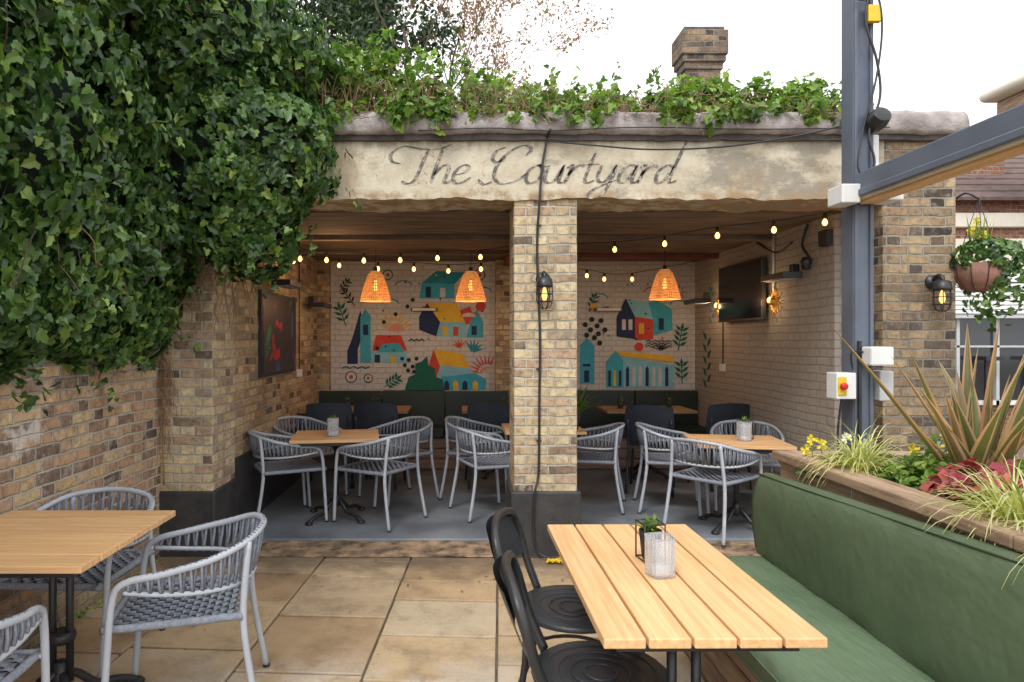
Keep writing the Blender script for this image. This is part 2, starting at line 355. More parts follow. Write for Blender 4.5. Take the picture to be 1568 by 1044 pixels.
# ------------------------------------------------------------------ leaf meshes
_side=np.array([[.30,-.12],[.55,.16],[.30,.34],[.30,.62]])
_oval=np.array([[.16,.10],[.28,.35],[.26,.6],[.14,.85]])
def leaves(name,P,N,S,mat,shape='ivy',droop=.7,parent=None,obj=True):
    P=np.asarray(P,float);N=np.asarray(N,float);S=np.asarray(S,float); n=len(P)
    N=N+np.random.normal(0,.42,N.shape); N/=np.linalg.norm(N,axis=1)[:,None]
    T=np.random.normal(0,.6,(n,3)); T[:,2]-=droop
    T-=N*(T*N).sum(1)[:,None]; T/=np.linalg.norm(T,axis=1)[:,None]+1e-9
    B=np.cross(T,N)
    sd=_side if shape=='ivy' else _oval
    loc=[(0,0,0),(0,1,-.06)]+[(x,y,.11) for x,y in sd]+[(-x,y,.11) for x,y in sd]
    loc=np.array(loc)
    V=P[:,None,:]+S[:,None,None]*(loc[None,:,0:1]*B[:,None,:]+(loc[None,:,1:2]-.4)*T[:,None,:]+loc[None,:,2:3]*N[:,None,:])
    V=V.reshape(-1,3)
    f1=np.array([0,2,3,4,5,1]);f2=np.array([0,1,9,8,7,6])
    base=(np.arange(n)*10)[:,None]
    F=np.concatenate([base+f1,base+f2]).tolist()
    me=bpy.data.meshes.new(name); me.from_pydata(V.tolist(),[],F); me.materials.append(mat); me.update()
    if not obj: return me
    return place(me,name,parent=parent)
def ell_pts(ells,dens,cull=lambda u:True,depth=.10,lump=.22,freq=2.4):
    Ps=[];Ns=[]
    for i,(c,r) in enumerate(ells):
        c=np.array(c);r=np.array(r); area=4*math.pi*((r[0]*r[1])**1.6/3+(r[0]*r[2])**1.6/3+(r[1]*r[2])**1.6/3)**(1/1.6)
        for _ in range(int(area*dens)):
            u=np.random.normal(size=3);u/=np.linalg.norm(u)
            if not cull(u): continue
            p0=c+r*u; q=Vector(p0*freq)
            k=1+lump*noise.noise(q)+lump*.6*noise.noise(q*2.6)-abs(np.random.normal(0,depth))
            p=c+r*u*k
            ok=True
            for j,(c2,r2) in enumerate(ells):
                if j!=i and (((p-np.array(c2))/np.array(r2))**2).sum()<.60: ok=False;break
            if not ok: continue
            nn=u/r; nn/=np.linalg.norm(nn); Ps.append(p);Ns.append(nn)
    return np.array(Ps),np.array(Ns)
# ------------------------------------------------------------------ ground + paving
b=MB(); b.poly([(-60,-40,-.016),(60,-40,-.016),(60,90,-.016),(-60,90,-.016)],M_joint); b.build('ground')
b=MB(); Rm=Matrix.Rotation(math.radians(-3.3),4,'Z')
x=-3.35+.335
while x<4.2:
    y=-.6+U(-.3,.0)
    while y<4.6:
        h=random.choice([.6,.3,.45,.45,.6,.38]); dz=U(-.004,.004); e=[U(-.002,.002) for _ in range(4)]
        b.box(x+.006+e[0],x+.594+e[1],y+.006+e[2],y+h-.006+e[3],-.06,0+dz,M_pave,Rm); y+=h
    x+=.6
b.build('paving',bevel=.006)
# ------------------------------------------------------------------ building
bld=empty('courtyard_pavilion_building')
def wallbox(name,a,m,bevel=0):
    b=MB(); b.box(*a,m); return b.build(name,bld,bevel)
FY=4.55
wallbox('left_pier',(-2.12,-1.74,FY,5.0,-.02,2.9),M_brkp,.008)
wallbox('centre_pillar',(.36,.80,FY,4.98,-.02,2.49),M_brkp,.008)
wallbox('right_pier',(2.93,3.44,FY,5.0,-.02,2.92),M_brkd,.008)
wallbox('left_wall',(-2.10,-1.752,5.0,8.3,-.02,2.9),M_brk)
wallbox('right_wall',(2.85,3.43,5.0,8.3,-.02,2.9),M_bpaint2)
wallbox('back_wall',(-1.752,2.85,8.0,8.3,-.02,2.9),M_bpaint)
wallbox('back_brick_pillar',(.40,.70,7.86,8.0,.03,2.48),M_brk)
wallbox('corner_brick_pillar',(-1.752,-1.61,7.9,8.0,.03,2.48),M_brk)
for nm,a in (('plinth_l',(-2.15,-1.715,FY-.025,5.02)),('plinth_c',(.335,.825,FY-.025,5.0)),('plinth_r',(2.90,3.465,FY-.025,5.02))):
    wallbox(nm,(a[0],a[1],a[2],a[3],-.02,.455 if nm!='plinth_r' else .40),M_plinth,.012)
wallbox('left_wall_dado',(-1.752,-1.735,5.02,8.0,.03,.60),M_plinth)
wallbox('room_floor',(-1.752,2.85,4.86,8.0,-.02,.03),M_conc,.01)
b=MB(); rough_box(b,-1.76,2.95,4.96,8.02,2.475,2.62,M_ceil,4,1,0.0); b.build('ceiling',bld)
b=MB(); rough_box(b,-1.80,2.926,4.53,4.955,2.486,2.93,M_stone,240,8,.018,.003); b.build('lintel',bld)
b=MB(); prof=[(4.47,2.925),(4.455,2.95),(4.455,3.0),(4.475,3.055),(4.52,3.09),(4.65,3.10),(4.85,3.09),(4.9,3.03),(4.9,2.925)]
extr(b,prof,-1.9,3.46,150,M_cope,.014,True); b.build('coping',bld)
b=MB(); extr(b,[(4.50,2.885),(4.50,2.93),(4.6,2.93),(4.6,2.885)],-1.9,3.45,100,M_shadow_cap,.010); b.build('coping_shadow_strip',bld)  # dark strip added to draw the shadow line beneath the coping
wallbox('roof',(-2.1,3.44,4.85,8.35,2.90,3.02),M_cope)
b=MB(); b.box(.50,.60,4.99,7.86,2.40,2.474,M_redst); b.box(-1.75,.50,6.0,6.07,2.43,2.474,M_ceil); b.box(-1.75,.50,7.0,7.07,2.43,2.474,M_ceil); b.box(.60,2.85,6.0,6.07,2.43,2.474,M_ceil); b.box(.60,2.85,7.25,7.31,2.42,2.474,M_redst); b.build('ceiling_beams',bld,.004)
b=MB(); nx,ny=120,10; vs=[];fs=[]
for i in range(nx+1):
    for j in range(ny+1):
        x=-1.74+i*4.66/nx; y=4.52+j*.36/ny
        vs.append((x,y,.006+.022*max(0,noise.noise(Vector((x*4,y*9,0)))+.25)*(j/ny)+.006*noise.noise(Vector((x*20,y*20,3)))))
for i in range(nx):
    for j in range(ny): a=i*(ny+1)+j; fs.append((a,a+ny+1,a+ny+2,a+1))
b.add(vs,fs,M_dirt,True); b.build('threshold_strip',bld)
def glyphs():
    G={}
    G['T']=([[(-.05,.52),(-.28,.6),(-.34,.82),(-.1,1.0),(.3,.93),(.75,.93),(1.0,1.05)],[(.5,.93),(.46,.5),(.42,.1),(.28,-.02),(.12,.06)]],.82)
    G['h']=([[(.02,1.0),(.0,.5),(.0,0)],[(0,.2),(.12,.44),(.26,.5),(.32,.35),(.3,.08),(.36,.0),(.46,.1)]],.48)
    G['e']=([[(.03,.22),(.22,.28),(.3,.42),(.18,.5),(.04,.38),(0,.18),(.1,.0),(.26,.02),(.42,.16)]],.48)
    G['C']=([[(.66,.74),(.74,.92),(.56,1.03),(.28,.86),(.10,.52),(.12,.16),(.34,-.02),(.62,.06),(.82,.26)],[(.16,.98),(-.02,.88),(-.06,.66),(.10,.56),(.22,.70)],[(-.22,.10),(-.06,-.04),(.10,.04)]],.82)
    G['o']=([[(.2,.5),(.04,.36),(.02,.12),(.14,-.01),(.3,.1),(.34,.34),(.2,.5),(.32,.44),(.46,.46)]],.45)
    G['u']=([[(0,.48),(-.01,.14),(.1,0),(.24,.1),(.33,.48)],[(.34,.5),(.32,.1),(.38,.0),(.48,.08)]],.48)
    G['r']=([[(-.06,.4),(.04,.5),(.02,.2),(.0,0)],[(.01,.2),(.12,.42),(.24,.5),(.3,.44)]],.36)
    G['t']=([[(.1,.82),(.07,.4),(.06,.1),(.14,0),(.28,.08)],[(-.06,.5),(.28,.52)]],.34)
    G['y']=([[(0,.48),(-.01,.16),(.1,.02),(.22,.1),(.32,.48)],[(.33,.5),(.32,.1),(.22,-.3),(.04,-.42),(-.08,-.3),(.05,-.12),(.42,.08)]],.46)
    G['a']=([[(.32,.42),(.2,.5),(.04,.36),(.01,.12),(.1,0),(.22,.1),(.33,.46)],[(.34,.5),(.32,.1),(.38,0),(.48,.08)]],.48)
    G['d']=([[(.32,.42),(.2,.5),(.04,.36),(.01,.12),(.1,0),(.22,.1),(.33,.46)],[(.42,1.12),(.36,.6),(.32,.1),(.38,0),(.48,.08)]],.48)
    return G
G=glyphs(); b=MB()
def write(txt,x0,z0,S,sx):
    x=x0
    for ch in txt:
        st,w=G[ch]
        for s_ in st:
            pts=cat([(p[0],p[1],0) for p in s_],8)
            W=[]
            for p in pts:
                X=x+(p.x*sx+p.y*.34)*S; Z=z0+p.y*S
                W.append((X,Z))
            ox,oz=.0115*math.cos(.15),.0115*math.sin(.15)
            vs=[]
            for i,(X,Z) in enumerate(W):
                k=min(i,len(W)-1-i); kk=min(1,.35+k*.16); n=len(W)
                a=W[min(i+1,n-1)];c=W[max(i-1,0)]; tx,tz=a[0]-c[0],a[1]-c[1]; l=math.hypot(tx,tz)+1e-9; nx_,nz_=-tz/l*.0018,tx/l*.0018
                sgn=1 if (ox*-tz+oz*tx)>=0 else -1
                dx,dz=(ox*sgn*kk+nx_),(oz*sgn*kk+nz_)
                vs+=[(X-dx,4.5262,Z-dz),(X+dx,4.5262,Z+dz)]
            fs=[(2*i,2*i+1,2*i+3,2*i+2) for i in range(len(W)-1)]
            b.add(vs,fs,M_ochre)
        x+=w*sx*S
write('The',-.46,2.595,.255,1.15); write('Courtyard',.17,2.595,.255,1.21)
b.build('courtyard_lettering',bld)
# ------------------------------------------------------------------ mural
cols=dict(n=(.015,.035,.10),c=(.06,.42,.56),r=(.62,.07,.045),y=(.82,.50,.04),g=(.01,.14,.085),k=(.02,.025,.03),p=(.75,.30,.22),w=(.64,.62,.58),t=(.02,.28,.36),l=(.25,.56,.66))
MC={k:simple('mural_paint_'+k,v,tuple(x*.85 for x in v),9,.8,.15,world=True,bscale=12) for k,v in cols.items()}
b=MB(); lay=[0]
def mp(pts,c,side=None):
    lay[0]+=1; yy=7.994-lay[0]*.00004
    b.poly([(-1.6+u*.008,yy,.90+v*.008) for u,v in pts],MC[c])
def circ(u,v,r,c,n=14,a0=0,a1=2*math.pi,ry=None):
    ry=ry or r; mp([(u+r*math.cos(a0+(a1-a0)*i/n),v+ry*math.sin(a0+(a1-a0)*i/n)) for i in range(n+(0 if a1-a0>6 else 1))],c)
def leafp(u,v,a,L,w,c):
    mp([(u,v),(u+math.cos(a+w)*L*.5,v+math.sin(a+w)*L*.5),(u+math.cos(a)*L,v+math.sin(a)*L),(u+math.cos(a-w)*L*.5,v+math.sin(a-w)*L*.5)],c)
def sprig(u,v,a,L,n,c,ll=14):
    for i in range(n):
        t=(i+1)/n; x_,y_=u+math.cos(a)*L*t,v+math.sin(a)*L*t
        leafp(x_,y_,a+.9,ll,.35,c); leafp(x_,y_,a-.9,ll,.35,c)
    leafp(u+math.cos(a)*L,v+math.sin(a)*L,a,ll,.35,c)
    mp([(u-.8,v),(u+.8,v),(u+math.cos(a)*L+.8,v+math.sin(a)*L),(u+math.cos(a)*L-.8,v+math.sin(a)*L)],c)
def ray(u,v,r0,r1,n,a0,a1,c,w=1.2):
    for i in range(n):
        a=a0+(a1-a0)*i/(n-1); s_,k_=math.sin(a),math.cos(a)
        mp([(u+k_*r0-s_*w,v+s_*r0+k_*w),(u+k_*r0+s_*w,v+s_*r0-k_*w),(u+k_*r1,v+s_*r1)],c)
def cloud(u,v,c='t'):
    circ(u,v,13,c,10,0,math.pi,8); circ(u,v,11,'w',10,0,math.pi,6.3)
ray(98,92,14,34,9,.3,2.8,'y',1.6); circ(98,90,12,'p',12,0,math.pi)
ray(175,150,14,30,9,.2,2.9,'y')
mp([(24,40),(40,40),(40,62),(50,92),(44,122),(32,80),(24,60)],'n'); mp([(44,42),(60,42),(60,112),(52,124),(44,112)],'c'); mp([(48,84),(56,84),(56,100),(48,100)],'n')
mp([(60,42),(116,42),(114,60),(60,60)],'l'); mp([(62,60),(116,60),(106,84),(68,84)],'r'); mp([(70,58),(112,58),(102,72),(78,70)],'c')
mp([(66,42),(74,42),(74,54),(66,54)],'n'); mp([(90,42),(98,42),(98,52),(90,52)],'y')
mp([(134,112),(146,133),(166,104),(160,82),(134,92)],'n'); mp([(146,133),(192,132),(206,104),(166,104)],'y'); mp([(162,82),(206,80),(206,104),(166,104)],'l')
mp([(170,84),(177,84),(177,98),(170,98)],'y'); mp([(186,83),(194,83),(194,97),(186,97)],'r')
mp([(196,122),(212,128),(220,104),(206,100)],'r'); mp([(206,80),(232,80),(232,104),(222,124),(212,104)],'c'); mp([(214,84),(222,84),(222,98),(214,98)],'n')
mp([(134,140),(188,140),(188,164),(160,182),(138,164)],'c'); mp([(138,164),(160,182),(204,180),(188,162)],'t'); mp([(144,142),(152,142),(152,158),(144,158)],'n'); mp([(166,142),(174,142),(174,156),(166,156)],'w')
mp([(196,150),(204,150),(204,164),(196,164)],'n')
mp([(150,42),(160,62),(200,56),(212,34),(166,36)],'y'); mp([(158,20),(214,20),(212,34),(160,38)],'l'); mp([(146,30),(156,62),(166,36),(160,18),(148,16)],'r')
mp([(166,0),(236,0),(236,16),(220,26),(168,20)],'c'); 
for q in (172,186,200,216): mp([(q,0),(q+8,0),(q+8,11),(q+4,15),(q,11)],'n' if q%3 else 'y')
mp([(112,0),(172,0),(170,16),(160,20),(158,34),(148,38),(146,52),(138,44),(128,40),(128,24),(118,20)],'g')
ray(238,26,14,32,8,1.2,3.0,'r',1.6); circ(238,24,12,'p',12,1.2,3.1)
sprig(22,98,1.9,26,3,'g'); sprig(36,128,2.2,24,3,'k',10); sprig(80,4,.6,22,4,'g',12); sprig(12,150,.9,18,3,'k',9)
cloud(90,132); cloud(110,160); cloud(62,148); cloud(232,150); cloud(210,112,'r')
circ(228,128,8,'r',8); ray(216,60,0,20,6,.2,2.2,'t',3); ray(196,66,0,14,5,.8,2.8,'r',2)
for (u,v) in [(112,38),(118,46),(124,36),(130,48),(117,30),(126,28),(108,48),(80,104),(98,116),(116,128),(124,138),(70,64)]: circ(u,v,3.2,'k',8)
for i in range(14): circ(U(60,235),U(60,185),1.6,random.choice('kty'),6)
for i in range(6): mp([(118+i*4,76+i%2*3),(122+i*4,79-i%2*3),(122+i*4,77-i%2*3),(118+i*4,74+i%2*3)],'k')
# outlined drawings: arched lines, zigzag ground, lanterns
for (u,v,r) in ((30,20,9),(56,18,7),(86,176,8),(226,176,9)):
    circ(u,v,r,'k',14); circ(u,v,r-1.4,'w',14); circ(u,v,r*.35,'r',8)
for i in range(7): mp([(16+i*6,34+i%2*3),(22+i*6,37-i%2*3),(22+i*6,35.4-i%2*3),(16+i*6,32.4+i%2*3)],'n')
o=380
mp([(o,10),(o+22,10),(o+22,68),(o+10,80),(o,68)],'c'); mp([(o+4,36),(o+16,36),(o+16,40),(o+4,40)],'n'); mp([(o+6,12),(o+14,12),(o+14,30),(o+6,30)],'n')
mp([(o+56,82),(o+56,112),(o+70,140),(o+84,112),(o+84,78)],'n'); mp([(o+70,140),(o+104,134),(o+112,108),(o+84,112)],'l'); mp([(o+84,76),(o+112,78),(o+112,108),(o+84,112)],'r')
mp([(o+104,134),(o+116,138),(o+140,124),(o+142,92),(o+112,84),(o+112,108)],'c')
for q in (64,74): mp([(o+q,92),(o+q+6,92),(o+q+6,108),(o+q,108)],'w')
mp([(o+90,86),(o+98,86),(o+98,102),(o+90,102)],'y'); mp([(o+120,92),(o+128,92),(o+128,110),(o+120,110)],'n')
mp([(o+40,4),(o+66,4),(o+66,46),(o+54,60),(o+40,44)],'c'); mp([(o+66,4),(o+144,4),(o+144,38),(o+66,52)],'l'); mp([(o+54,60),(o+66,52),(o+146,42),(o+140,52)],'y')
for q in range(7): mp([(o+70+q*10,6),(o+75+q*10,6),(o+75+q*10,32),(o+72.5+q*10,37),(o+70+q*10,32)],'w' if q%3 else 'n')
for q in range(3): mp([(o+43+q*8,6),(o+47+q*8,6),(o+47+q*8,30),(o+43+q*8,30)],'y' if q%2 else 'n')
for (u,v) in [(8,100),(18,108),(26,98),(16,92),(32,106),(28,86),(10,84),(22,80),(38,92),(30,72)]: circ(o+u,v,4,'k',9)
cloud(o+30,140); cloud(o+110,150,'r'); cloud(o+150,130,'t'); sprig(o+150,60,1.4,30,4,'g',14); sprig(o+156,10,1.6,26,3,'g'); sprig(o+14,120,1.2,22,3,'g',10)
ray(o+124,62,0,18,6,.3,2.9,'k',1.2); circ(o+90,66,7,'r',10); circ(o+20,128,5,'y',10); ray(o+150,150,6,14,9,0,5.6,'r',1)
for i in range(14): circ(o+U(20,150),U(56,180),1.6,random.choice('ktr'),6)
for k in range(3):
    for i in range(8): mp([(o+100+i*5,66+k*4+i%2*3),(o+105+i*5,69+k*4-i%2*3),(o+105+i*5,67.6+k*4-i%2*3),(o+100+i*5,64.6+k*4+i%2*3)],'k')
mob=b.build('painted_mural',bld)
b2=MB()
def sl(y,z,a,L,c):
    b2.poly([(2.846,y,z),(2.846,y+math.cos(a+.4)*L*.5,z+math.sin(a+.4)*L*.5),(2.846,y+math.cos(a)*L,z+math.sin(a)*L),(2.846,y+math.cos(a-.4)*L*.5,z+math.sin(a-.4)*L*.5)],MC[c])
for i in range(9): sl(7.6,.95+i*.07,1.57+(1 if i%2 else -1)*.9,.17,'g')
for i in range(7): sl(7.45,1.7+i*.06,1.57+(1 if i%2 else -1)*.9,.12,'t')
b2.build('painted_mural_side',bld)
# ------------------------------------------------------------------ yard wall
b=MB(); b.box(-2.45,-2.10,-1.5,4.55,-.03,1.42,M_brkl); b.build('brick_yard_wall',None,.006)
b=MB(); b.tube(cat([(-2.07,4.535,1.45),(-2.065,4.53,1.1),(-2.075,4.53,.8),(-2.07,4.53,.5)],5),.006,M_gold,6); b.tube([(-2.02,4.535,1.43),(-2.09,4.535,1.42)],.006,M_gold,6); b.build('copper_pipe')
# ------------------------------------------------------------------ ivy
ells=[((-2.25,3.1,2.55),(.50,2.0,1.15)),((-2.2,1.5,2.7),(.55,1.6,1.25)),((-2.05,4.25,2.45),(.38,.50,.80)),((-1.55,4.30,2.72),(.64,.42,.66)),((-1.95,4.6,3.45),(.90,.9,.95)),((-2.6,3.6,3.7),(1.0,1.8,1.1)),((-1.45,4.35,2.25),(.34,.3,.34)),((-2.15,3.5,1.74),(.30,1.3,.38)),((-2.15,4.25,1.62),(.22,.40,.30)),((-2.18,2.2,1.78),(.32,1.4,.42))]
P,N=ell_pts(ells,980,lambda u:u[0]>-.35,depth=.09,lump=.30)
keep=(P[:,1]>.4)&~((P[:,0]>-1.74)&(P[:,1]>4.5)&(P[:,2]<2.9))&~((P[:,0]<-2.10)&(P[:,2]<1.42))
P,N=P[keep],N[keep]
SP=[];SN=[]
idx=np.random.choice(len(P),720,replace=False)
for i in idx:
    d=N[i]*.8+np.random.normal(0,.5,3)+np.array((0,0,-.15)); d/=np.linalg.norm(d); p=P[i].copy()
    if p[1]>4.45 and p[2]<2.9 : continue
    for k in range(random.randint(4,9)):
        p=p+d*.030; d=d+np.array((0,0,-.10)); d/=np.linalg.norm(d)
        SP.append(p+np.random.normal(0,.018,3)); SN.append(N[i]+np.array((0,-.2,.5)))
S_=np.random.uniform(.042,.084,len(P))
ivy=leaves('ivy_hedge',np.concatenate([P,np.array(SP)]),np.concatenate([N,np.array(SN)]),np.concatenate([S_,np.random.uniform(.03,.06,len(SP))]),M_ivy)
b=MB()
for c,r in ells:
    for i in range(int(10)):
        a=Vector((c[0]+U(-.5,.75)*r[0],c[1]+U(-.8,.8)*r[1],c[2]-r[2]*U(0,.9)))
        pts=[a]
        for k in range(5): a=a+Vector((U(-.12,.12),U(-.15,.15),U(.05,.22))); pts.append(a)
        b.tube(cat(pts,3),U(.003,.007),M_bark,5)
for i in range(34):
    a=Vector((-1.74+U(-.16,.35),4.5+U(-.05,.0),2.1+U(-.1,.2))); pts=[a]
    for k in range(5): a=a+Vector((U(-.07,.05),U(-.02,.015),U(-.16,-.05))); pts.append(a)
    b.tube(cat(pts,3),U(.0018,.004),M_twig,4)
for i in range(30):
    a=Vector((-2.06,4.52+U(-.04,.0),1.5+U(-.1,.1)-U(0,.5))); pts=[a]
    for k in range(4): a=a+Vector((U(-.03,.05),U(-.01,.005),U(-.12,-.03))); pts.append(a)
    b.tube(cat(pts,3),U(.0015,.003),M_twig,4)
for i in range(60):
    k=random.randrange(len(P)); a=Vector(P[k])+Vector(N[k])*.04; pts=[a]
    if a.y>4.4: continue
    for q in range(5): a=a+Vector((U(-.02,.05),U(-.08,.08),U(-.10,.02))); pts.append(a)
    b.tube(cat(pts,3),U(.0015,.003),M_twig,4)
st=b.build('ivy_stems',ivy)
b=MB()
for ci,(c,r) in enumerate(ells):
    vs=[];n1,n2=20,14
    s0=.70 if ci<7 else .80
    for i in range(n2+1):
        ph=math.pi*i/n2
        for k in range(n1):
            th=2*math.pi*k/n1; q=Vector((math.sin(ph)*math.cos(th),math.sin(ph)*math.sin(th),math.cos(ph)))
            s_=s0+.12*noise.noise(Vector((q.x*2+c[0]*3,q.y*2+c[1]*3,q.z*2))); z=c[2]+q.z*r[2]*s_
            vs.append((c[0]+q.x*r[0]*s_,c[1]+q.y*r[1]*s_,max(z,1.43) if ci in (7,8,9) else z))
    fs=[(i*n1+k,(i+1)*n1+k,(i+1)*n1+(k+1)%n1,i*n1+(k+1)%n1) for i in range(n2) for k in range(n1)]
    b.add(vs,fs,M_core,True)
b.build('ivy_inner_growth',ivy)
# ------------------------------------------------------------------ roof planting
def prof_h(x):
    return np.interp(x,[-1.4,-.9,-.4,.1,.5,.9,1.4,1.8,2.2,2.6,2.9],[.75,.60,.52,.50,.42,.34,.40,.34,.26,.28,.05])
PP=[];NN=[];SS=[]; b=MB()
for i in range(1050):
    x=U(-1.4,2.75); y=4.62+abs(np.random.normal(0,.40)); cl=noise.noise(Vector((x*2.6,y*1.4,0)))
    if cl<-.22 and R()<.6: continue
    hh=prof_h(x)*(.72+.9*cl)
    z=3.07+max(.02,hh)*U(.0,1)**.7
    if R()<.12: y=U(4.40,4.5); z=U(2.98,3.12)
    c=np.array((x,y,z)); rr=U(.04,.12); n=int(U(7,18))
    u=np.random.normal(size=(n,3)); u/=np.linalg.norm(u,axis=1)[:,None]
    PP.append(c+u*rr*np.random.uniform(.3,1,(n,1))); un=u.copy(); un[:,2]+=.5; NN.append(un); SS.append(np.random.uniform(.026,.068,n))
for i in range(170):
    x=U(-1.3,2.7); y=U(4.55,5.0); h=prof_h(x)*U(.5,1.05); d=np.array((U(-.3,.3),U(-.2,.1),1.0)); d/=np.linalg.norm(d); p=np.array((x,y,3.07)); pts=[Vector(p)]
    n=int(h/.045)
    for k in range(n):
        p=p+d*.045; d=d+np.random.normal(0,.09,3); d/=np.linalg.norm(d); pts.append(Vector(p))
        if k>n*.35: PP.append(p[None]+np.random.normal(0,.02,(2,3))); NN.append(np.random.normal(0,.6,(2,3))+np.array((0,-.4,.6))); SS.append(np.random.uniform(.03,.06,2))
    if len(pts)>2: b.tube(pts,.002,M_twig,3)
for i in range(800):
    x=U(-1.3,2.8); y=U(4.5,5.1); h=prof_h(x)
    a=Vector((x,y,3.04)); pts=[a]; dx=U(-.06,.06)
    for k in range(4): a=a+Vector((dx+U(-.02,.02),U(-.03,.01),h*U(.1,.36)*(1 if k<2 else -.2))); pts.append(a)
    b.tube(cat(pts,2),U(.0015,.0032),M_twig,3)
for i in range(130):
    x=U(-1.1,2.5); a=Vector((x,4.45,3.1)); pts=[a]
    for k in range(4): a=a+Vector((U(-.08,.08),U(-.012,0),U(-.05,.015))); pts.append(a)
    b.tube(cat(pts,2),.002,M_twig,3)
rp=leaves('roof_ivy_plants',np.concatenate(PP),np.concatenate(NN),np.concatenate(SS),M_ivyl,droop=.3)
b.build('roof_plant_stems',rp)
# ------------------------------------------------------------------ chimney
b=MB(); b.box(2.60,3.01,7.6,7.86,3.0,4.66,M_chim); b.box(2.58,3.03,7.58,7.88,4.66,4.74,M_chim); b.box(2.555,3.055,7.555,7.905,4.74,4.82,M_chim); b.box(2.535,3.075,7.535,7.925,4.82,5.10,M_chim); b.box(2.57,3.04,7.57,7.89,5.10,5.15,M_shadow_cap); b.build('chimney_stack',bld,.01)
# ------------------------------------------------------------------ trees behind
def tree(name,base,h,seed,leafm,crown,nl,bare=False):
    random.seed(seed); b=MB(); tips=[]
    def br(p,d,L,r,lv):
        pts=[p];rs=[r];q=p
        for k in range(4):
            d=(d+Vector((U(-.2,.2),U(-.2,.2),U(-.06,.14)))*(.9 if lv else .3)).normalized(); q=q+d*L/4; pts.append(q); rs.append(r*(1-.16*(k+1)))
        b.tube(cat(pts,2),[max(.006 if bare else .004,rs[min(i//2,4)]) for i in range(9)],M_bark if lv<3 else (M_budtwig if bare else M_twig),6 if lv<2 else 4)
        if lv>=4: tips.extend(pts[1:]); return
        for i in range(4):
            k=random.choice([2,3,4]); dd=(d+Vector((U(-1,1),U(-1,1),U(-.35,.8)))).normalized(); br(pts[k],dd,L*U(.5,.72),rs[k]*.6,lv+1)
    br(Vector(base),Vector((0,0,1)),h*.5,.16,0)
    P=[];N=[]
    for t in tips:
        for _ in range(nl):
            P.append((t.x+np.random.normal(0,crown),t.y+np.random.normal(0,crown),t.z+np.random.normal(0,crown))); N.append(np.random.normal(0,1,3)+np.array((0,-.3,.6)))
    tr=b.build(name)
    leaves('crown_leaves',P,N,np.random.uniform(.07,.15,len(P)) if not bare else np.random.uniform(.045,.10,len(P)),leafm,'oval',parent=tr)
    random.seed(seed+50)
tree('evergreen_tree',(-3.1,12.5,0),9.2,3,M_dark,.18,13)
tree('budding_tree',(-.3,11.5,0),9.8,11,M_bud,.10,5,True)
# ------------------------------------------------------------------ furniture meshes
def rope_chair():
    b=MB()
    half=[(-.255,.245,0),(-.262,.225,.3),(-.266,.205,.54),(-.272,.16,.610),(-.287,.02,.638),(-.272,-.14,.672),(-.195,-.262,.712),(0,-.315,.730)]
    full=half+[(-p[0],p[1],p[2]) for p in half[-2::-1]]
    b.tube(cat(full,6),.0135,M_alu,8)
    tp=cat(full[3:-3],10)
    lo_h=[(-.271,.165,.575),(-.280,.02,.558),(-.258,-.13,.550),(-.175,-.235,.546),(0,-.278,.544)]
    lo=cat(lo_h+[(-p[0],p[1],p[2]) for p in lo_h[-2::-1]],10)
    b.tube(lo,.010,M_alu,6); n=70
    def at(c,t):
        k=t*(len(c)-1); i=min(int(k),len(c)-2); return c[i].lerp(c[i+1],k-i)
    for i in range(n):
        t=(i+.5)/n; p=at(tp,t);q=at(lo,min(1,max(0,t+(.006 if i%2 else -.006))))
        m=(p+q)/2; m=m+Vector((m.x,m.y,0)).normalized()*.006
        b.tube([p+(p-q).normalized()*.015,m,q-(p-q).normalized()*.013],.0062,M_rope if i%2 else M_roped,5)
    for s_ in (-1,1):
        b.tube(cat([(s_*.245,-.315,0),(s_*.228,-.262,.3),(s_*.215,-.25,.47),(s_*.195,-.268,.710)],5),.0135,M_alu,8)
        b.lathe([(.016,0),(.016,.012)],(s_*.255,.245,0),M_blackm,8); b.lathe([(.016,0),(.016,.012)],(s_*.245,-.315,0),M_blackm,8)
    fr=cat([(-.235,.21,.43),(-.2,.235,.43),(.2,.235,.43),(.235,.21,.43),(.222,-.2,.43),(.19,-.235,.43),(-.19,-.235,.43),(-.222,-.2,.43)],4,True)
    b.tube(fr,.015,M_rope,7,True)
    for s_ in (-1,1): b.tube([(s_*.232,.215,.43),(s_*.264,.215,.43)],.010,M_alu,6); b.tube([(s_*.2,-.23,.43),(s_*.22,-.252,.43)],.010,M_alu,6)
    K=15; W=.43/K
    for i in range(K):
        for ax in (0,1):
            c=-.215+W*(i+.5); vs=[];n=K*2
            for k in range(n+1):
                s_=-.222+.444*k/n; zz=.440-.012*math.cos(c*5)*math.cos(s_*5)+.0055*math.sin(math.pi*(k/2+i+ax+.25))
                for w in (-.42,.42):
                    vs.append((c+w*W,s_*1.02,zz) if ax==0 else (s_*.98,c+w*W,zz))
            b.add(vs,[(2*k,2*k+1,2*k+3,2*k+2) for k in range(n)],M_rope if ax else M_roped)
    b.box(-.2,.2,-.2,.2,.41,.415,M_roped)
    return b.mesh('woven_armchair')
RC=rope_chair()
def chair(x,y,deg,z=0): return place(RC,'woven_armchair',(x,y,z),math.radians(deg))
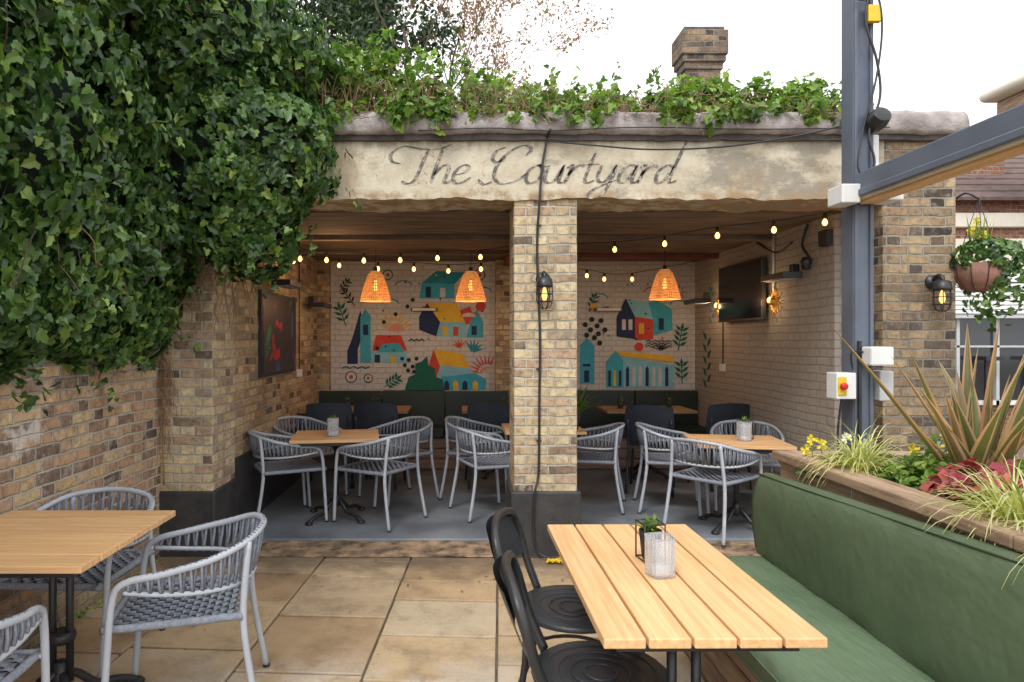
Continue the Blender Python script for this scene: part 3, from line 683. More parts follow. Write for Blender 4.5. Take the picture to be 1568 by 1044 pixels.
def iron_base(b,x,y,h,s=1.0,z0=0,twin=False):
    if twin:
        for dx in (-.035,.035): b.tube([(x+dx,y,z0+.12),(x+dx,y,h)],.015,M_black,8)
        b.lathe([(.05,.28),(.055,.30),(.05,.32)],(x,y,z0),M_black,12)
    else: b.tube([(x,y,z0+.10),(x,y,h)],.022,M_black,10)
    for k in range(4):
        a=math.pi/4+k*math.pi/2; c,s_=math.cos(a),math.sin(a)
        pr=[(.0,.16),(.06,.13),(.13,.065),(.20,.055),(.26,.035),(.29,.012)]
        b.tube(cat([(x+c*r*s,y+s_*r*s,z0+z) for r,z in pr],4),.017,M_black,7)
        b.lathe([(.028,0),(.034,.012),(.022,.026)],(x+c*.29*s,y+s_*.29*s,z0),M_black,10)
        b.tube(cat([(x+c*.02,y+s_*.02,h-.10),(x+c*.08,y+s_*.08,h-.03),(x+c*.2*s,y+s_*.2*s,h-.012)],4),.010,M_black,6)
    b.lathe([(.03,.10),(.045,.13),(.03,.16),(.028,.2)],(x,y,z0),M_black,12)
def slat_table(name,cx,cy,sx,sy,h,n,axis,rot=0,z0=0,bases=((0,0),),twin=False):
    b=MB(); th=.026; g=.008
    W=(sx if axis=='y' else sy)/n
    for i in range(n):
        a=-(sx if axis=='y' else sy)/2+i*W+g/2; c=a+W-g
        if axis=='y': b.box(a,c,-sy/2,sy/2,h-th,h,M_wood)
        else: b.box(-sx/2,sx/2,a,c,h-th,h,M_woodx)
    o=b.build(name,None,.0035,(cx,cy,z0),math.radians(rot))
    b=MB()
    q=.05
    for (x0,x1,y0,y1) in ((-sx/2+q,sx/2-q,-sy/2+q,-sy/2+q+.03),(-sx/2+q,sx/2-q,sy/2-q-.03,sy/2-q),(-sx/2+q,-sx/2+q+.03,-sy/2+q+.03,sy/2-q-.03),(sx/2-q-.03,sx/2-q,-sy/2+q+.03,sy/2-q-.03)):
        b.box(x0,x1,y0,y1,h-th-.03,h-th-.001,M_black)
    for bx,by in bases: iron_base(b,bx,by,h-th-.002,min(1,sx/.62),0,twin)
    b.build('iron_pedestal',o); return o
FZ=.03
slat_table('slatted_table',.635,2.16,.575,1.03,.75,5,'y',.5,bases=((0,.28),(0,-.28)),twin=True)
slat_table('slatted_table',-1.63,2.535,.72,.73,.75,6,'x',0,bases=((.0,.12),),twin=True)
chair(-1.15,2.70,104); chair(-1.81,3.08,178); chair(-1.66,1.98,6)
slat_table('slatted_table',-1.05,5.45,.70,.60,.69,6,'x',8,FZ)
chair(-1.44,5.42,-62,FZ); chair(-.70,5.40,58,FZ); chair(-1.45,6.15,-125,FZ); chair(-.62,6.1,128,FZ)
slat_table('slatted_table',2.16,5.15,.70,.60,.69,6,'x',-8,FZ)
chair(1.95,5.06,-50,FZ); chair(1.86,5.75,-100,FZ); chair(2.50,5.75,160,FZ)
slat_table('slatted_table',.72,5.9,.70,.6,.69,6,'x',0,FZ)
chair(.27,5.62,-70,FZ); chair(.16,6.2,-105,FZ); chair(1.12,5.85,75,FZ)
def dark_chair():
    b=MB(); K=10; vs=[]
    for j in range(6):
        t=j/5; z=.50+.36*t; 
        for i in range(K+1):
            s_=-1+2*i/K; w=.215+.015*math.sin(t*3.1); vs.append((s_*w,-.19-.05*t+.035*s_*s_,z-(.02*s_*s_ if j==5 else 0)))
    fs=[(j*(K+1)+i,j*(K+1)+i+1,(j+1)*(K+1)+i+1,(j+1)*(K+1)+i) for j in range(5) for i in range(K)]
    b.add(vs,fs,M_dchair,True); b.add([(x_,y_-.014,z_) for x_,y_,z_ in vs],[f[::-1] for f in fs],M_dchair,True)
    b.box(-.21,.21,-.2,.21,.43,.455,M_dchair)
    for sx in (-1,1):
        b.tube([(sx*.21,.2,0),(sx*.185,.17,.43)],.014,M_dchair,7); b.tube(cat([(sx*.215,-.25,0),(sx*.195,-.19,.43),(sx*.2,-.22,.72)],4),.014,M_dchair,7)
    return b.mesh('dark_dining_chair')
DC=dark_chair()
for x,y,a in ((-1.36,6.72,8),(-.84,6.72,-8),(.26,6.75,4),(1.86,6.45,-20),(2.60,6.65,10)):
    place(DC,'dark_dining_chair',(x,y,FZ),math.radians(a))
for x,w in ((-1.15,1.15),(.42,.85),(2.0,.95)):
    b=MB(); b.box(-w/2,w/2,-.28,.28,.705,.735,M_btab); iron_base(b,0,0,.704,.9); o=b.build('cafe_table',None,.003,(x,7.15,FZ))
bq=MB(); 
for k in range(6):
    x0=-1.73+k*.762; bq.box(x0+.004,x0+.756,7.86 if not(k in(2,3)) else 7.84,7.895 if k==0 else (7.985 if k not in(2,3) else 7.855),.47,.90,M_vind); bq.box(x0+.004,x0+.756,7.42,7.84,.40,.50,M_vind)
for k in range(3): bq.box(-1.73,2.84,7.46,7.49,.04+k*.118,.15+k*.118,M_pine)
bq.box(-1.73,2.84,7.5,7.84,.05,.395,M_pine); bq.build('rear_banquette',None,.012)
# ------------------------------------------------------------------ black bistro chairs
def bistro():
    b=MB()
    b.lathe([(.0,.448),(.19,.448),(.212,.455),(.216,.466),(.205,.476),(.1,.470),(0,.468)],(0,0,0),M_ppad,32,cap=False)
    for r_ in (.05,.09,.13,.17): b.lathe([(r_-.004,.4705),(r_,.4755),(r_+.004,.4705)],(0,0,.001),M_ppad,32,cap=False)
    hoop=cat([(-.17,-.16,.46),(-.20,-.21,.57),(-.215,-.245,.69),(-.17,-.275,.775),(0,-.295,.80),(.17,-.275,.775),(.215,-.245,.69),(.20,-.21,.57),(.17,-.16,.46)],6)
    b.tube(hoop,.0165,M_black,9)
    vs=[];K=12;J=6
    for j in range(J+1):
        t=j/J; z=.60+.175*t
        for i in range(K+1):
            s_=-1+2*i/K; w=.20-(.035*max(0,t-.6)/.4); vs.append((s_*w,-.215-.070*t-.03*(1-s_*s_),z+.012*(1-s_*s_)))
    fs=[(j*(K+1)+i,j*(K+1)+i+1,(j+1)*(K+1)+i+1,(j+1)*(K+1)+i) for j in range(J) for i in range(K)]
    b.add(vs,fs,M_ppad,True); b.add([(x_,y_-.02,z_) for x_,y_,z_ in vs],[f[::-1] for f in fs],M_ppad,True)
    for sx in (-1,1):
        b.tube(cat([(sx*.15,.14,.45),(sx*.165,.17,.25),(sx*.20,.22,0)],4),.0125,M_black,8)
        b.tube(cat([(sx*.17,-.16,.46),(sx*.17,-.17,.25),(sx*.20,-.25,0)],4),.0125,M_black,8)
    ring=[(.185*math.cos(a*math.pi/12),.18*math.sin(a*math.pi/12),.27) for a in range(24)]
    b.tube(ring,.008,M_black,6,True)
    return b.mesh('black_bistro_chair')
BC=bistro()
place(BC,'black_bistro_chair',(.43,2.54,0),math.radians(-104)); place(BC,'black_bistro_chair',(.43,2.03,0),math.radians(-92))
# ------------------------------------------------------------------ bench + planter
b=MB()
def pad(x0,x1,y0,y1,z0,z1,m,nx=16,ny=30):
    vs=[]
    for i in range(nx+1):
        for j in range(ny+1):
            s_=i/nx;t=j/ny; e=min(s_,1-s_)*(x1-x0); e2=min(t,1-t)*(y1-y0); k=min(1,e/.03)**.5*min(1,e2/.03)**.5
            x=x0+(x1-x0)*s_; y=y0+(y1-y0)*t
            vs.append((x,y,z1-.03+.03*k+.008*noise.noise(Vector((x*6,y*4,1)))*k))
    fs=[(i*(ny+1)+j,(i+1)*(ny+1)+j,(i+1)*(ny+1)+j+1,i*(ny+1)+j+1) for i in range(nx) for j in range(ny)]
    b.add(vs,fs,m,True); b.box(x0,x1,y0,y1,z0,z1-.031,m)
    for zz in (z0+.004,z1-.032): b.tube([(x0-.001,y0,zz),(x0-.001,y1,zz)],.004,m,5)
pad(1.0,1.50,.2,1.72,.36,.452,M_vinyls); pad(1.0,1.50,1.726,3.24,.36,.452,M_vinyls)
o=b.build('green_bench')
b=MB()
ya,yb=.2,3.24; ny,nz=110,12; vs=[]
for i in range(ny+1):
    y=ya+(yb-ya)*i/ny; zt=.895-.045*(y-1.8)/1.4; xt=1.55-.07*(y-1.8)/1.4
    for j in range(nz+1):
        t=j/nz; puff=.034*math.sin(math.pi*t)**.6
        wr=.012*noise.noise(Vector((y*2.2,t*2,0)))+.007*noise.noise(Vector((y*9+t*3,t*4,4)))*(1-t)
        vs.append((1.46+(xt-1.46)*t-puff+wr,y,.45+(zt-.45)*t-(.012 if j==nz else 0)))
    vs.append((xt+.02,y,zt)); vs.append((xt+.055,y,zt-.003)); vs.append((xt+.075,y,zt-.02)); vs.append((1.56,y,.44))
n=nz+5
fs=[(i*n+k,(i+1)*n+k,(i+1)*n+k+1,i*n+k+1) for i in range(ny) for k in range(n-1)]
fs.append(tuple(range(n))); fs.append(tuple(ny*n+k for k in range(n))[::-1])
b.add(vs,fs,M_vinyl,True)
b.tube([(1.548-.07*(y-1.8)/1.4,y,.886-.045*(y-1.8)/1.4) for y in np.linspace(.2,3.24,20)],.0045,M_vinyl,5)
b.build('backrest',o)
b=MB()
for k in range(3): b.box(1.06,1.085,.2,3.2,.02+k*.113,.126+k*.113,M_sleep)
b.box(1.09,1.55,.22,3.2,.01,.355,M_sleep); b.build('bench_base',o,.005)
pl=empty('timber_planter'); b=MB()
for k in range(5):
    z0=.0+k*.178; z1=z0+.172
    b.box(1.635,1.69,.1,3.36,z0,z1,M_sleep); b.box(1.69,2.75,3.30,3.355,z0,z1,M_sleep)
b.box(1.60,1.735,.1,1.9,.892,.935,M_sleep); b.box(1.60,1.735,1.904,3.38,.892,.935,M_sleep); b.box(1.738,2.78,3.26,3.38,.892,.933,M_sleep); b.box(2.70,2.76,.1,3.3,0,.9,M_sleep)
b.build('planter_boards',pl,.006)
b=MB(); vs=[];
for i in range(21):
    for j in range(41): x=1.69+i*1.01/20; y=.1+j*3.2/40; vs.append((x,y,.84+.05*noise.noise(Vector((x*5,y*5,0)))+.02*R()))
b.add(vs,[(i*41+j,(i+1)*41+j,(i+1)*41+j+1,i*41+j+1) for i in range(20) for j in range(40)],M_soil,True); b.build('planter_soil',pl)
def phormium(name,x,y,z,n,L,long=True):
    b=MB()
    for i in range(n):
        a=U(0,2*math.pi); til=U(.05,.75); d=(math.cos(a)*til,math.sin(a)*til,1)
        b.blade((x+U(-.05,.05),y+U(-.05,.05),z),d,L*U(.5,1.0),U(.042,.072),U(.05,.8),M_brz,10,.3,M_brze)
    if long:
        b.blade((x-.05,y,z),(-.70,.1,1),L*1.22,.050,.12,M_brz,12,.3,M_brze); b.blade((x-.05,y,z),(-.45,-.1,1),L*.9,.055,.1,M_brz,12,.3,M_brze)
        b.blade((x,y,z),(.02,-.1,1),L*.98,.055,.1,M_brz,12,.3,M_brze)
    return b.build(name)
phormium('phormium_plant',2.08,2.62,.86,34,.74); phormium('phormium_plant',2.44,2.38,.86,26,.74,False)
def tuft(name,x,y,z,n,L,m,w=.006,bend=2.6):
    b=MB()
    for i in range(n):
        a=U(0,2*math.pi); til=U(.15,1.3)
        b.blade((x+U(-.05,.05),y+U(-.05,.05),z),(math.cos(a)*til,math.sin(a)*til,1),L*U(.6,1.1),w*U(.7,1.3),U(bend*.6,bend*1.4),m,7,.1)
    return b.build(name)
tuft('variegated_grass_plant',1.80,2.95,.87,320,.33,M_carex,.007,3.2); tuft('variegated_grass_plant',1.80,2.10,.87,360,.34,M_carex,.007,3.2); tuft('variegated_grass_plant',1.78,1.75,.87,280,.34,M_carex,.007,3.2)
def bushlet(name,c,r,n,m,s,shape='oval'):
    u=np.random.normal(size=(n,3)); u/=np.linalg.norm(u,axis=1)[:,None]; u[:,2]=np.abs(u[:,2])
    return leaves(name,np.array(c)+u*np.array(r)*np.random.uniform(.4,1,(n,1)),u+np.array((0,0,.5)),np.random.uniform(s*.6,s*1.2,n),m,shape,droop=.0)
bushlet('heuchera_plant',(1.90,2.38,.90),(.18,.17,.16),260,M_heuch,.07,'ivy')
bushlet('green_shrub_plant',(1.88,2.66,.87),(.18,.16,.17),420,M_ivyl,.045)
bushlet('green_shrub_plant',(2.3,3.0,.87),(.25,.2,.22),420,M_ivyl,.045)
bushlet('lime_shrub_plant',(1.84,2.24,.87),(.13,.10,.11),200,M_lime,.05)
bushlet('trailing_ivy_plant',(1.92,3.12,.88),(.32,.16,.09),320,M_ivy,.045,'ivy')
bushlet('trailing_ivy_plant',(1.86,1.95,.87),(.2,.16,.10),240,M_lime,.05,'ivy')
bushlet('lime_shrub_plant',(2.25,2.45,.87),(.25,.3,.2),400,M_lime,.05)
def flowers(name,pts,m,stem=.14,s=.03):
    b=MB()
    for x,y,z in pts:
        b.tube([(x+.01,y,z-stem),(x,y,z)],.0025,M_ivyl,4)
        for k in range(6):
            a=k*math.pi/3+R(); 
            b.poly([(x,y,z),(x+math.cos(a-.45)*s*.8,y-.012,z+math.sin(a-.45)*s*.8),(x+math.cos(a)*s,y-.006,z+math.sin(a)*s),(x+math.cos(a+.45)*s*.8,y-.012,z+math.sin(a+.45)*s*.8)],m)
        b.lathe([(.007,0),(.009,.008),(.005,.016)],(x,y-.02,z-.006),M_pet_y,8)
    b.build(name)
flowers('yellow_pansy_flowers',[(1.70,3.18,1.02),(1.73,3.15,1.0),(1.68,3.2,.97),(1.9,3.1,.99),(2.0,2.9,1.02)],M_pet_y)
flowers('white_flowers',[(2.12,2.88,1.10),(2.16,2.92,1.06),(2.08,2.85,1.04),(2.2,2.7,1.0),(1.88,3.05,1.02),(1.82,3.1,1.04)],M_pet_w,.2,.028)
# ------------------------------------------------------------------ glass pots & plants on tables
def pot(x,y,z,s=1.0):
    b=MB(); prof=[(.036,.0),(.040,.004),(.040,.095),(.042,.10),(.037,.10),(.036,.01)]
    n=40; vs=[]
    for r,zz in prof:
        for k in range(n):
            th=2*math.pi*k/n; q=(abs(math.cos(th))**4+abs(math.sin(th))**4)**-.25; rr=r*q*(1+(.03 if k%2 else -.02))
            vs.append((rr*math.cos(th)*s,rr*math.sin(th)*s,zz*s*1.25))
    fs=[(i*n+k,i*n+(k+1)%n,(i+1)*n+(k+1)%n,(i+1)*n+k) for i in range(len(prof)-1) for k in range(n)]
    b.add(vs,fs,M_rib,False); b.lathe([(.028*s,.006),(.028*s,.03*s)],(0,0,0),M_white,12)
    b.build('ribbed_glass_jar',None,0,(x,y,z),.2)
def planted(x,y,z,s=1.0):
    b=MB(); r=.042*s;H=.13*s
    for a in range(4):
        t=math.pi/4+a*math.pi/2; b.tube([(r*1.25*math.cos(t),r*1.25*math.sin(t),0),(r*1.25*math.cos(t),r*1.25*math.sin(t),H)],.003*s,M_black,5)
    for zz in (.004,H): b.tube([(r*1.25*math.cos(math.pi/4+a*math.pi/2),r*1.25*math.sin(math.pi/4+a*math.pi/2),zz) for a in range(4)],.003*s,M_black,5,True)
    b.lathe([(r*.7,.008),(r*.95,H*.8),(r*.85,H*.8),(r*.6,.02)],(0,0,0),M_blackm,14)
    for i in range(46):
        a=U(0,6.28);tl=U(.1,1.2); b.blade((U(-.015,.015),U(-.015,.015),H*.75),(math.cos(a)*tl,math.sin(a)*tl,1),.06*s*U(.6,1.1),.016*s,1.5,M_lime,4,.2)
    b.build('potted_table_plant',None,0,(x,y,z),.15)
pot(.632,2.09,.751,1.0); planted(.645,2.24,.751,.98)
pot(-1.06,5.35,.721,1.15); planted(-1.08,5.47,.721,1.05)
pot(2.20,5.10,.721,1.15); planted(2.26,5.22,.721,1.15)
for x in (-1.25,-.95,1.72,2.25,.45): planted(x,7.1,.766,.8)
tuft('potted_palm_plant',.98,5.75,.85,60,.34,M_ivyl,.02,1.4)
b=MB(); b.lathe([(.04,0),(.06,.12),(.05,.12)],(.98,5.75,.721),M_blackm,12); b.build('plant_pot')
# ------------------------------------------------------------------ lamps
def cage(name,x,y,z):
    b=MB(); b.lathe([(.05,-.02),(.05,.02)],(x,y,z+.03),M_black,16,M=Matrix.Rotation(math.pi/2,4,'X'))
    b.tube(cat([(x,y-.01,z+.04),(x,y-.06,z+.07),(x,y-.10,z+.05),(x,y-.10,z+.0)],4),.014,M_black,7)
    b.lathe([(.022,.035),(.05,.025),(.058,-.02),(.058,-.035)],(x,y-.10,z),M_black,16)
    for k in range(6):
        a=k*math.pi/3; c,s_=math.cos(a),math.sin(a)
        b.tube(cat([(x+c*.052,y-.10+s_*.052,z-.03),(x+c*.056,y-.1+s_*.056,z-.10),(x+c*.042,y-.1+s_*.042,z-.16),(x+c*.012,y-.1+s_*.012,z-.18)],3),.0036,M_black,5)
    for zz,r in ((-.08,.056),(-.13,.052)): b.tube([(x+r*math.cos(t*.5236),y-.1+r*math.sin(t*.5236),z+zz) for t in range(12)],.0036,M_black,5,True)
    b.lathe([(.004,-.03),(.010,-.045),(.018,-.075),(.018,-.10),(.010,-.12),(.003,-.125)],(x,y-.10,z),M_bulb2,12)
    b.build(name)
cage('cage_wall_lamp',.56,FY,1.90); cage('cage_wall_lamp',3.27,FY,1.88)
def pendant(x,y,zb):
    b=MB(); 
    prof=[(.165,0),(.13,.14),(.085,.27),(.055,.31)]
    n=44
    for k in range(n):
        th=2*math.pi*k/n; w=.006; c,s_=math.cos(th),math.sin(th)
        vs=[]
        for r,z in prof: 
            ww=w*r/.165*1.2+.002; vs+=[(r*c-s_*ww,r*s_+c*ww,z),(r*c+s_*ww,r*s_-c*ww,z)]
        b.add(vs,[(2*i,2*i+1,2*i+3,2*i+2) for i in range(3)],M_wick)
    for t in np.linspace(0,1,11):
        z=.31*t; r=np.interp(z,[p[1] for p in prof],[p[0] for p in prof])
        b.tube([(r*math.cos(a*math.pi/12),r*math.sin(a*math.pi/12),z) for a in range(24)],.005,M_wick,5,True)
    b.lathe([(.02,.30),(.022,.36)],(0,0,0),M_black,10); b.tube([(0,0,.36),(0,0,2.475-zb)],.004,M_black,5)
    b.lathe([(.01,.22),(.026,.17),(.026,.14),(.01,.11)],(0,0,0),M_bulb,12)
    o=b.build('wicker_pendant_lamp',None,0,(x,y,zb))
    l=bpy.data.lights.new('pendant_light','POINT'); l.energy=5; l.color=(1,.66,.38); l.shadow_soft_size=.06
    lo=bpy.data.objects.new('pendant_light',l); lo.location=(0,0,-.03); lo.parent=o; scene.collection.objects.link(lo)
pendant(-.93,7.0,1.93); pendant(.09,7.0,1.93); pendant(2.17,7.0,1.95)
def string(name,pts,bulbs):
    b=MB(); b.tube(cat(pts,5),.004,M_black,5)
    for x,y,z in bulbs:
        b.lathe([(.006,.04),(.013,.035),(.014,.0),(.010,-.005)],(x,y,z),M_black,9); b.lathe([(.007,-.005),(.017,-.022),(.019,-.035),(.012,-.05),(.003,-.054)],(x,y,z),M_bulb,10)
    return b.build(name)
bl=[(-1.63,6.3,2.30),(-1.54,6.2,2.31),(-1.31,6.3,2.31),(-.95,6.3,2.305),(-.60,6.3,2.31),(-.24,6.3,2.33),(.175,6.3,2.34)]
string('string_lights',[(-1.74,6.3,2.40)]+[(x,y,z+.04) for x,y,z in bl]+[(.5,6.3,2.42)],bl)
bl=[(-1.32,7.0,2.34),(-.91,7.05,2.31),(-.52,7.0,2.30),(-.15,7.0,2.28),(.2,7.0,2.3)]
string('string_lights',[(-1.74,7,2.42)]+[(x,y,z+.04) for x,y,z in bl]+[(.5,7,2.42)],bl)
bl=[(1.40,6.0,2.37),(1.76,5.68,2.375),(2.07,5.30,2.385),(2.40,5.03,2.385),(2.72,4.90,2.42)]
string('string_lights',[(.7,6.4,2.45)]+[(x,y,z+.04) for x,y,z in bl]+[(2.85,5.0,2.47)],bl)
bl=[(1.43,7.5,2.28),(1.63,7.5,2.24),(1.95,7.5,2.24)]
string('string_lights',[(.7,7.5,2.4)]+[(x,y,z+.04) for x,y,z in bl]+[(2.8,7.5,2.44)],bl)
for x,y,z,e in ((-1.2,6.1,2.15,5),):
    l=bpy.data.lights.new('string_bulb_light','POINT'); l.energy=e; l.color=(1,.64,.34); l.shadow_soft_size=.05
    lo=bpy.data.objects.new('string_bulb_light',l); lo.location=(x,y,z); scene.collection.objects.link(lo); lo.parent=bld
def painting():
    m,nt,bb=newmat('abstract_painting'); P=POS(nt)
    nc=NO(nt,P,2.6,4,.6,1)
    va=nt.nodes.new('ShaderNodeVectorMath'); va.operation='MULTIPLY_ADD'; nt.links.new(nc,va.inputs[0]); va.inputs[1].default_value=(1.1,1.1,1.1); nt.links.new(VS(nt,P,(1,1,.5)),va.inputs[2])
    vo=nt.nodes.new('ShaderNodeTexVoronoi'); vo.inputs['Scale'].default_value=4.2; nt.links.new(va.outputs[0],vo.inputs[0])
    sc=nt.nodes.new('ShaderNodeSeparateColor'); nt.links.new(vo.outputs['Color'],sc.inputs[0])
    c=RA(nt,sc.outputs[0],[(0,(.02,.015,.03)),(.14,(.48,.02,.02)),(.36,(.03,.10,.26)),(.5,(.55,.06,.03)),(.64,(.03,.20,.10)),(.76,(.62,.30,.06)),(.86,(.02,.02,.04)),(1,(.10,.30,.40))],'CONSTANT')
    c=MX(nt,MR(nt,vo.outputs['Distance'],.15,.45),c,(.03,.015,.02))
    nt.links.new(c,bb.inputs['Base Color']); bb.inputs['Roughness'].default_value=.4; return m
b=MB(); b.box(-1.752,-1.72,5.6,6.75,1.19,1.94,M_blackm); b.box(-1.72,-1.716,5.63,6.72,1.22,1.91,painting()); b.build('framed_painting')
b=MB(); b.box(2.77,2.80,6.02,7.06,1.70,2.28,M_blackm); b.box(2.766,2.77,6.04,7.04,1.72,2.26,M_scr); b.box(2.80,2.85,6.4,6.7,1.85,2.1,M_blackm); b.build('wall_television',None,.004)
def sunb(y,z):
    b=MB(); M=Matrix.Rotation(-math.pi/2,4,'Y'); b.lathe([(.0,.06),(.03,.05),(.045,0)],(2.845,y,z),M_gold,16,M=M,cap=False)
    for k in range(30):
        a=k*2*math.pi/30; r=.20 if k%2 else .14; b.tube([(2.838,y+.04*math.cos(a),z+.04*math.sin(a)),(2.832,y+r*math.cos(a),z+r*math.sin(a))],[.006,.002],M_gold,4)
    b.lathe([(.004,0),(.02,.02),(.022,.04),(.005,.06)],(2.80,y,z-.02),M_bulb,10); b.build('sunburst_wall_lamp')
    l=bpy.data.lights.new('wall_lamp_light','POINT'); l.energy=1.6; l.color=(1,.66,.36); l.shadow_soft_size=.03
    lo=bpy.data.objects.new('wall_lamp_light',l); lo.location=(2.72,y,z); scene.collection.objects.link(lo); lo.parent=bld
sunb(5.95,1.86); sunb(7.2,1.88)
def heater(x,y,z,sx):
    b=MB(); b.box(x,x+sx*.16,y-.2,y+.2,z-.03,z+.02,M_black); b.box(x+sx*.03,x+sx*.13,y-.17,y+.17,z-.036,z-.030,M_alu); b.box(x+sx*-.06,x,y-.03,y+.03,z-.02,z+.10,M_black); b.build('infrared_heater',None,.005)
heater(2.74,5.45,2.04,-1); heater(2.72,7.35,1.95,-1); heater(-1.66,5.9,2.02,1); heater(-1.66,7.3,1.9,1)
for x in (-.62,1.6):
    b=MB(); b.box(x,x+.32,7.85,7.93,1.86,1.90,M_black); b.box(x+.02,x+.30,7.845,7.85,1.865,1.895,M_cream); b.box(x+.14,x+.18,7.93,8.0,1.87,1.92,M_black); b.build('infrared_heater')
b=MB(); b.tube([(2.835,5.95,1.95),(2.835,5.95,2.46)],.010,M_white,6); b.tube(cat([(2.84,5.62,2.35),(2.83,5.9,2.3),(2.84,6.3,2.45)],5),.008,M_black,5)
b.tube([(2.84,7.12,1.25),(2.84,7.12,1.8)],.006,M_black,5); b.box(2.82,2.85,7.07,7.17,1.17,1.25,M_white)
b.box(2.80,2.85,5.02,5.14,2.24,2.36,M_blackm); b.tube(cat([(2.83,5.35,2.46),(2.80,5.38,2.3),(2.80,5.3,2.2),(2.82,5.28,2.15)],5),.012,M_black,6); b.lathe([(.03,0),(.045,.06),(.03,.1)],(2.79,5.3,2.08),M_black,10)
b.tube([(-1.735,6.95,1.2),(-1.735,6.95,2.3)],.006,M_black,5); b.box(-1.75,-1.715,6.9,7.0,1.12,1.2,M_white)
b.build('wall_conduits_and_sockets')
b=MB(); b.tube(cat([(.60,4.44,2.94),(.585,4.50,2.90),(.575,4.505,2.84),(.55,4.505,2.7),(.535,4.505,2.5),(.52,4.535,2.2),(.525,4.535,1.9),(.54,4.535,1.5),(.535,4.535,1.1),(.53,4.535,.6),(.50,4.50,.45),(.49,4.50,.2),(.52,4.49,.05),(.60,4.45,.02)],6),.0085,M_black,6)
b.tube(cat([(.58,4.50,2.88),(.9,4.44,2.83),(1.3,4.40,2.79),(1.8,4.35,2.80),(2.3,4.25,2.86),(2.62,4.1,2.92)],6),.006,M_black,6)
b.tube(cat([(-.3,4.44,2.93),(.2,4.43,2.945),(.58,4.44,2.93),(1.2,4.43,2.95),(2,4.44,2.94),(2.9,4.43,2.95)],6),.004,M_black,5)
for z in (2.3,1.95,1.3,.8): b.box(.515,.55,4.54,4.55,z,z+.01,M_blackm)
b.build('power_cable')
b=MB(); 
for i in range(14): b.tube([(.58+U(-.06,.10),4.42+U(-.05,.03),.014),(.62+U(-.06,.12),4.40+U(-.05,.03),.03)],.007,M_yel,5)
b.build('yellow_cable_end')
# ------------------------------------------------------------------ steel pergola post and beam
b=MB(); X0=2.105
b.box(X0,X0+.11,3.52,3.63,-.02,4.6,M_steel)
b.box(X0+.004,X0+.024,3.508,3.52,-.0,4.6,M_steel); b.box(X0+.086,X0+.106,3.508,3.52,0,4.6,M_steel)
b.build('pergola_post',None,.005)
b=MB(); b.box(2.10,2.22,-.5,3.50,2.285,2.392,M_steel); b.box(2.085,2.10,-.5,3.50,2.262,2.30,M_steel); b.build('pergola_beam',None,.006)
b=MB(); b.box(2.105,2.215,-.5,3.5,2.250,2.281,M_cream); b.box(2.13,2.20,-.5,3.5,2.232,2.250,M_wood); b.build('awning_strip',None,.004)
b=MB(); b.box(2.00,2.10,3.44,3.58,2.23,2.33,M_white); b.box(2.22,2.30,3.40,3.53,2.235,2.33,M_white); b.box(2.222,2.26,3.54,3.60,2.36,2.62,M_white); b.build('awning_bracket',None,.006)
b=MB(); b.box(2.13,2.25,3.40,3.49,1.37,1.47,M_white); b.build('white_junction_box',None,.01)
b=MB(); b.box(1.995,2.10,3.48,3.58,1.19,1.33,M_white); b.box(2.0,2.045,3.472,3.48,1.21,1.31,M_yel); b.lathe([(.016,0),(.020,.018),(.016,.028)],(2.022,3.472,1.26),M_red,14,M=Matrix.Rotation(math.pi/2,4,'X')); b.build('emergency_stop_switch',None,.005)
b=MB(); b.box(2.225,2.30,3.48,3.6,1.18,1.34,M_lgrey); b.box(2.30,2.315,3.5,3.56,1.22,1.30,M_red); b.build('isolator_box',None,.006)
b=MB(); b.lathe([(.045,-.05),(.055,0),(.045,.05)],(2.20,3.46,2.67),M_black,14,M=Matrix.Rotation(1.2,4,'X')); b.box(2.16,2.24,3.47,3.5,2.63,2.72,M_black); b.build('floodlight',None,.004)
b=MB(); b.box(2.16,2.23,3.47,3.50,3.20,3.29,M_yel,Matrix.Translation((0,0,0))); b.build('yellow_tag',None,.004)
b=MB()
b.tube(cat([(2.18,3.49,3.4),(2.15,3.48,3.2),(2.20,3.47,3.0),(2.22,3.47,2.8),(2.16,3.47,2.6),(2.19,3.47,2.45),(2.15,3.47,2.3)],6),.007,M_black,6)
b.tube(cat([(2.21,3.49,3.9),(2.19,3.48,3.5),(2.23,3.47,3.2),(2.20,3.47,2.9),(2.13,3.48,2.6),(2.11,3.47,2.4),(2.23,3.45,2.36),(2.27,3.42,2.42)],6),.006,M_black,6)
b.tube(cat([(1.9,3.6,3.6),(2.05,3.5,3.38),(2.15,3.48,3.32),(2.3,3.5,3.45)],5),.005,M_black,5)
b.tube(cat([(2.05,3.53,1.19),(2.03,3.53,1.0),(2.04,3.53,.85)],4),.006,M_black,5); b.box(2.12,2.135,3.49,3.505,.9,1.5,M_black)
b.tube(cat([(2.09,3.5,1.35),(2.07,3.47,1.44),(2.14,3.47,1.44)],4),.005,M_black,5)
b.build('post_cables')
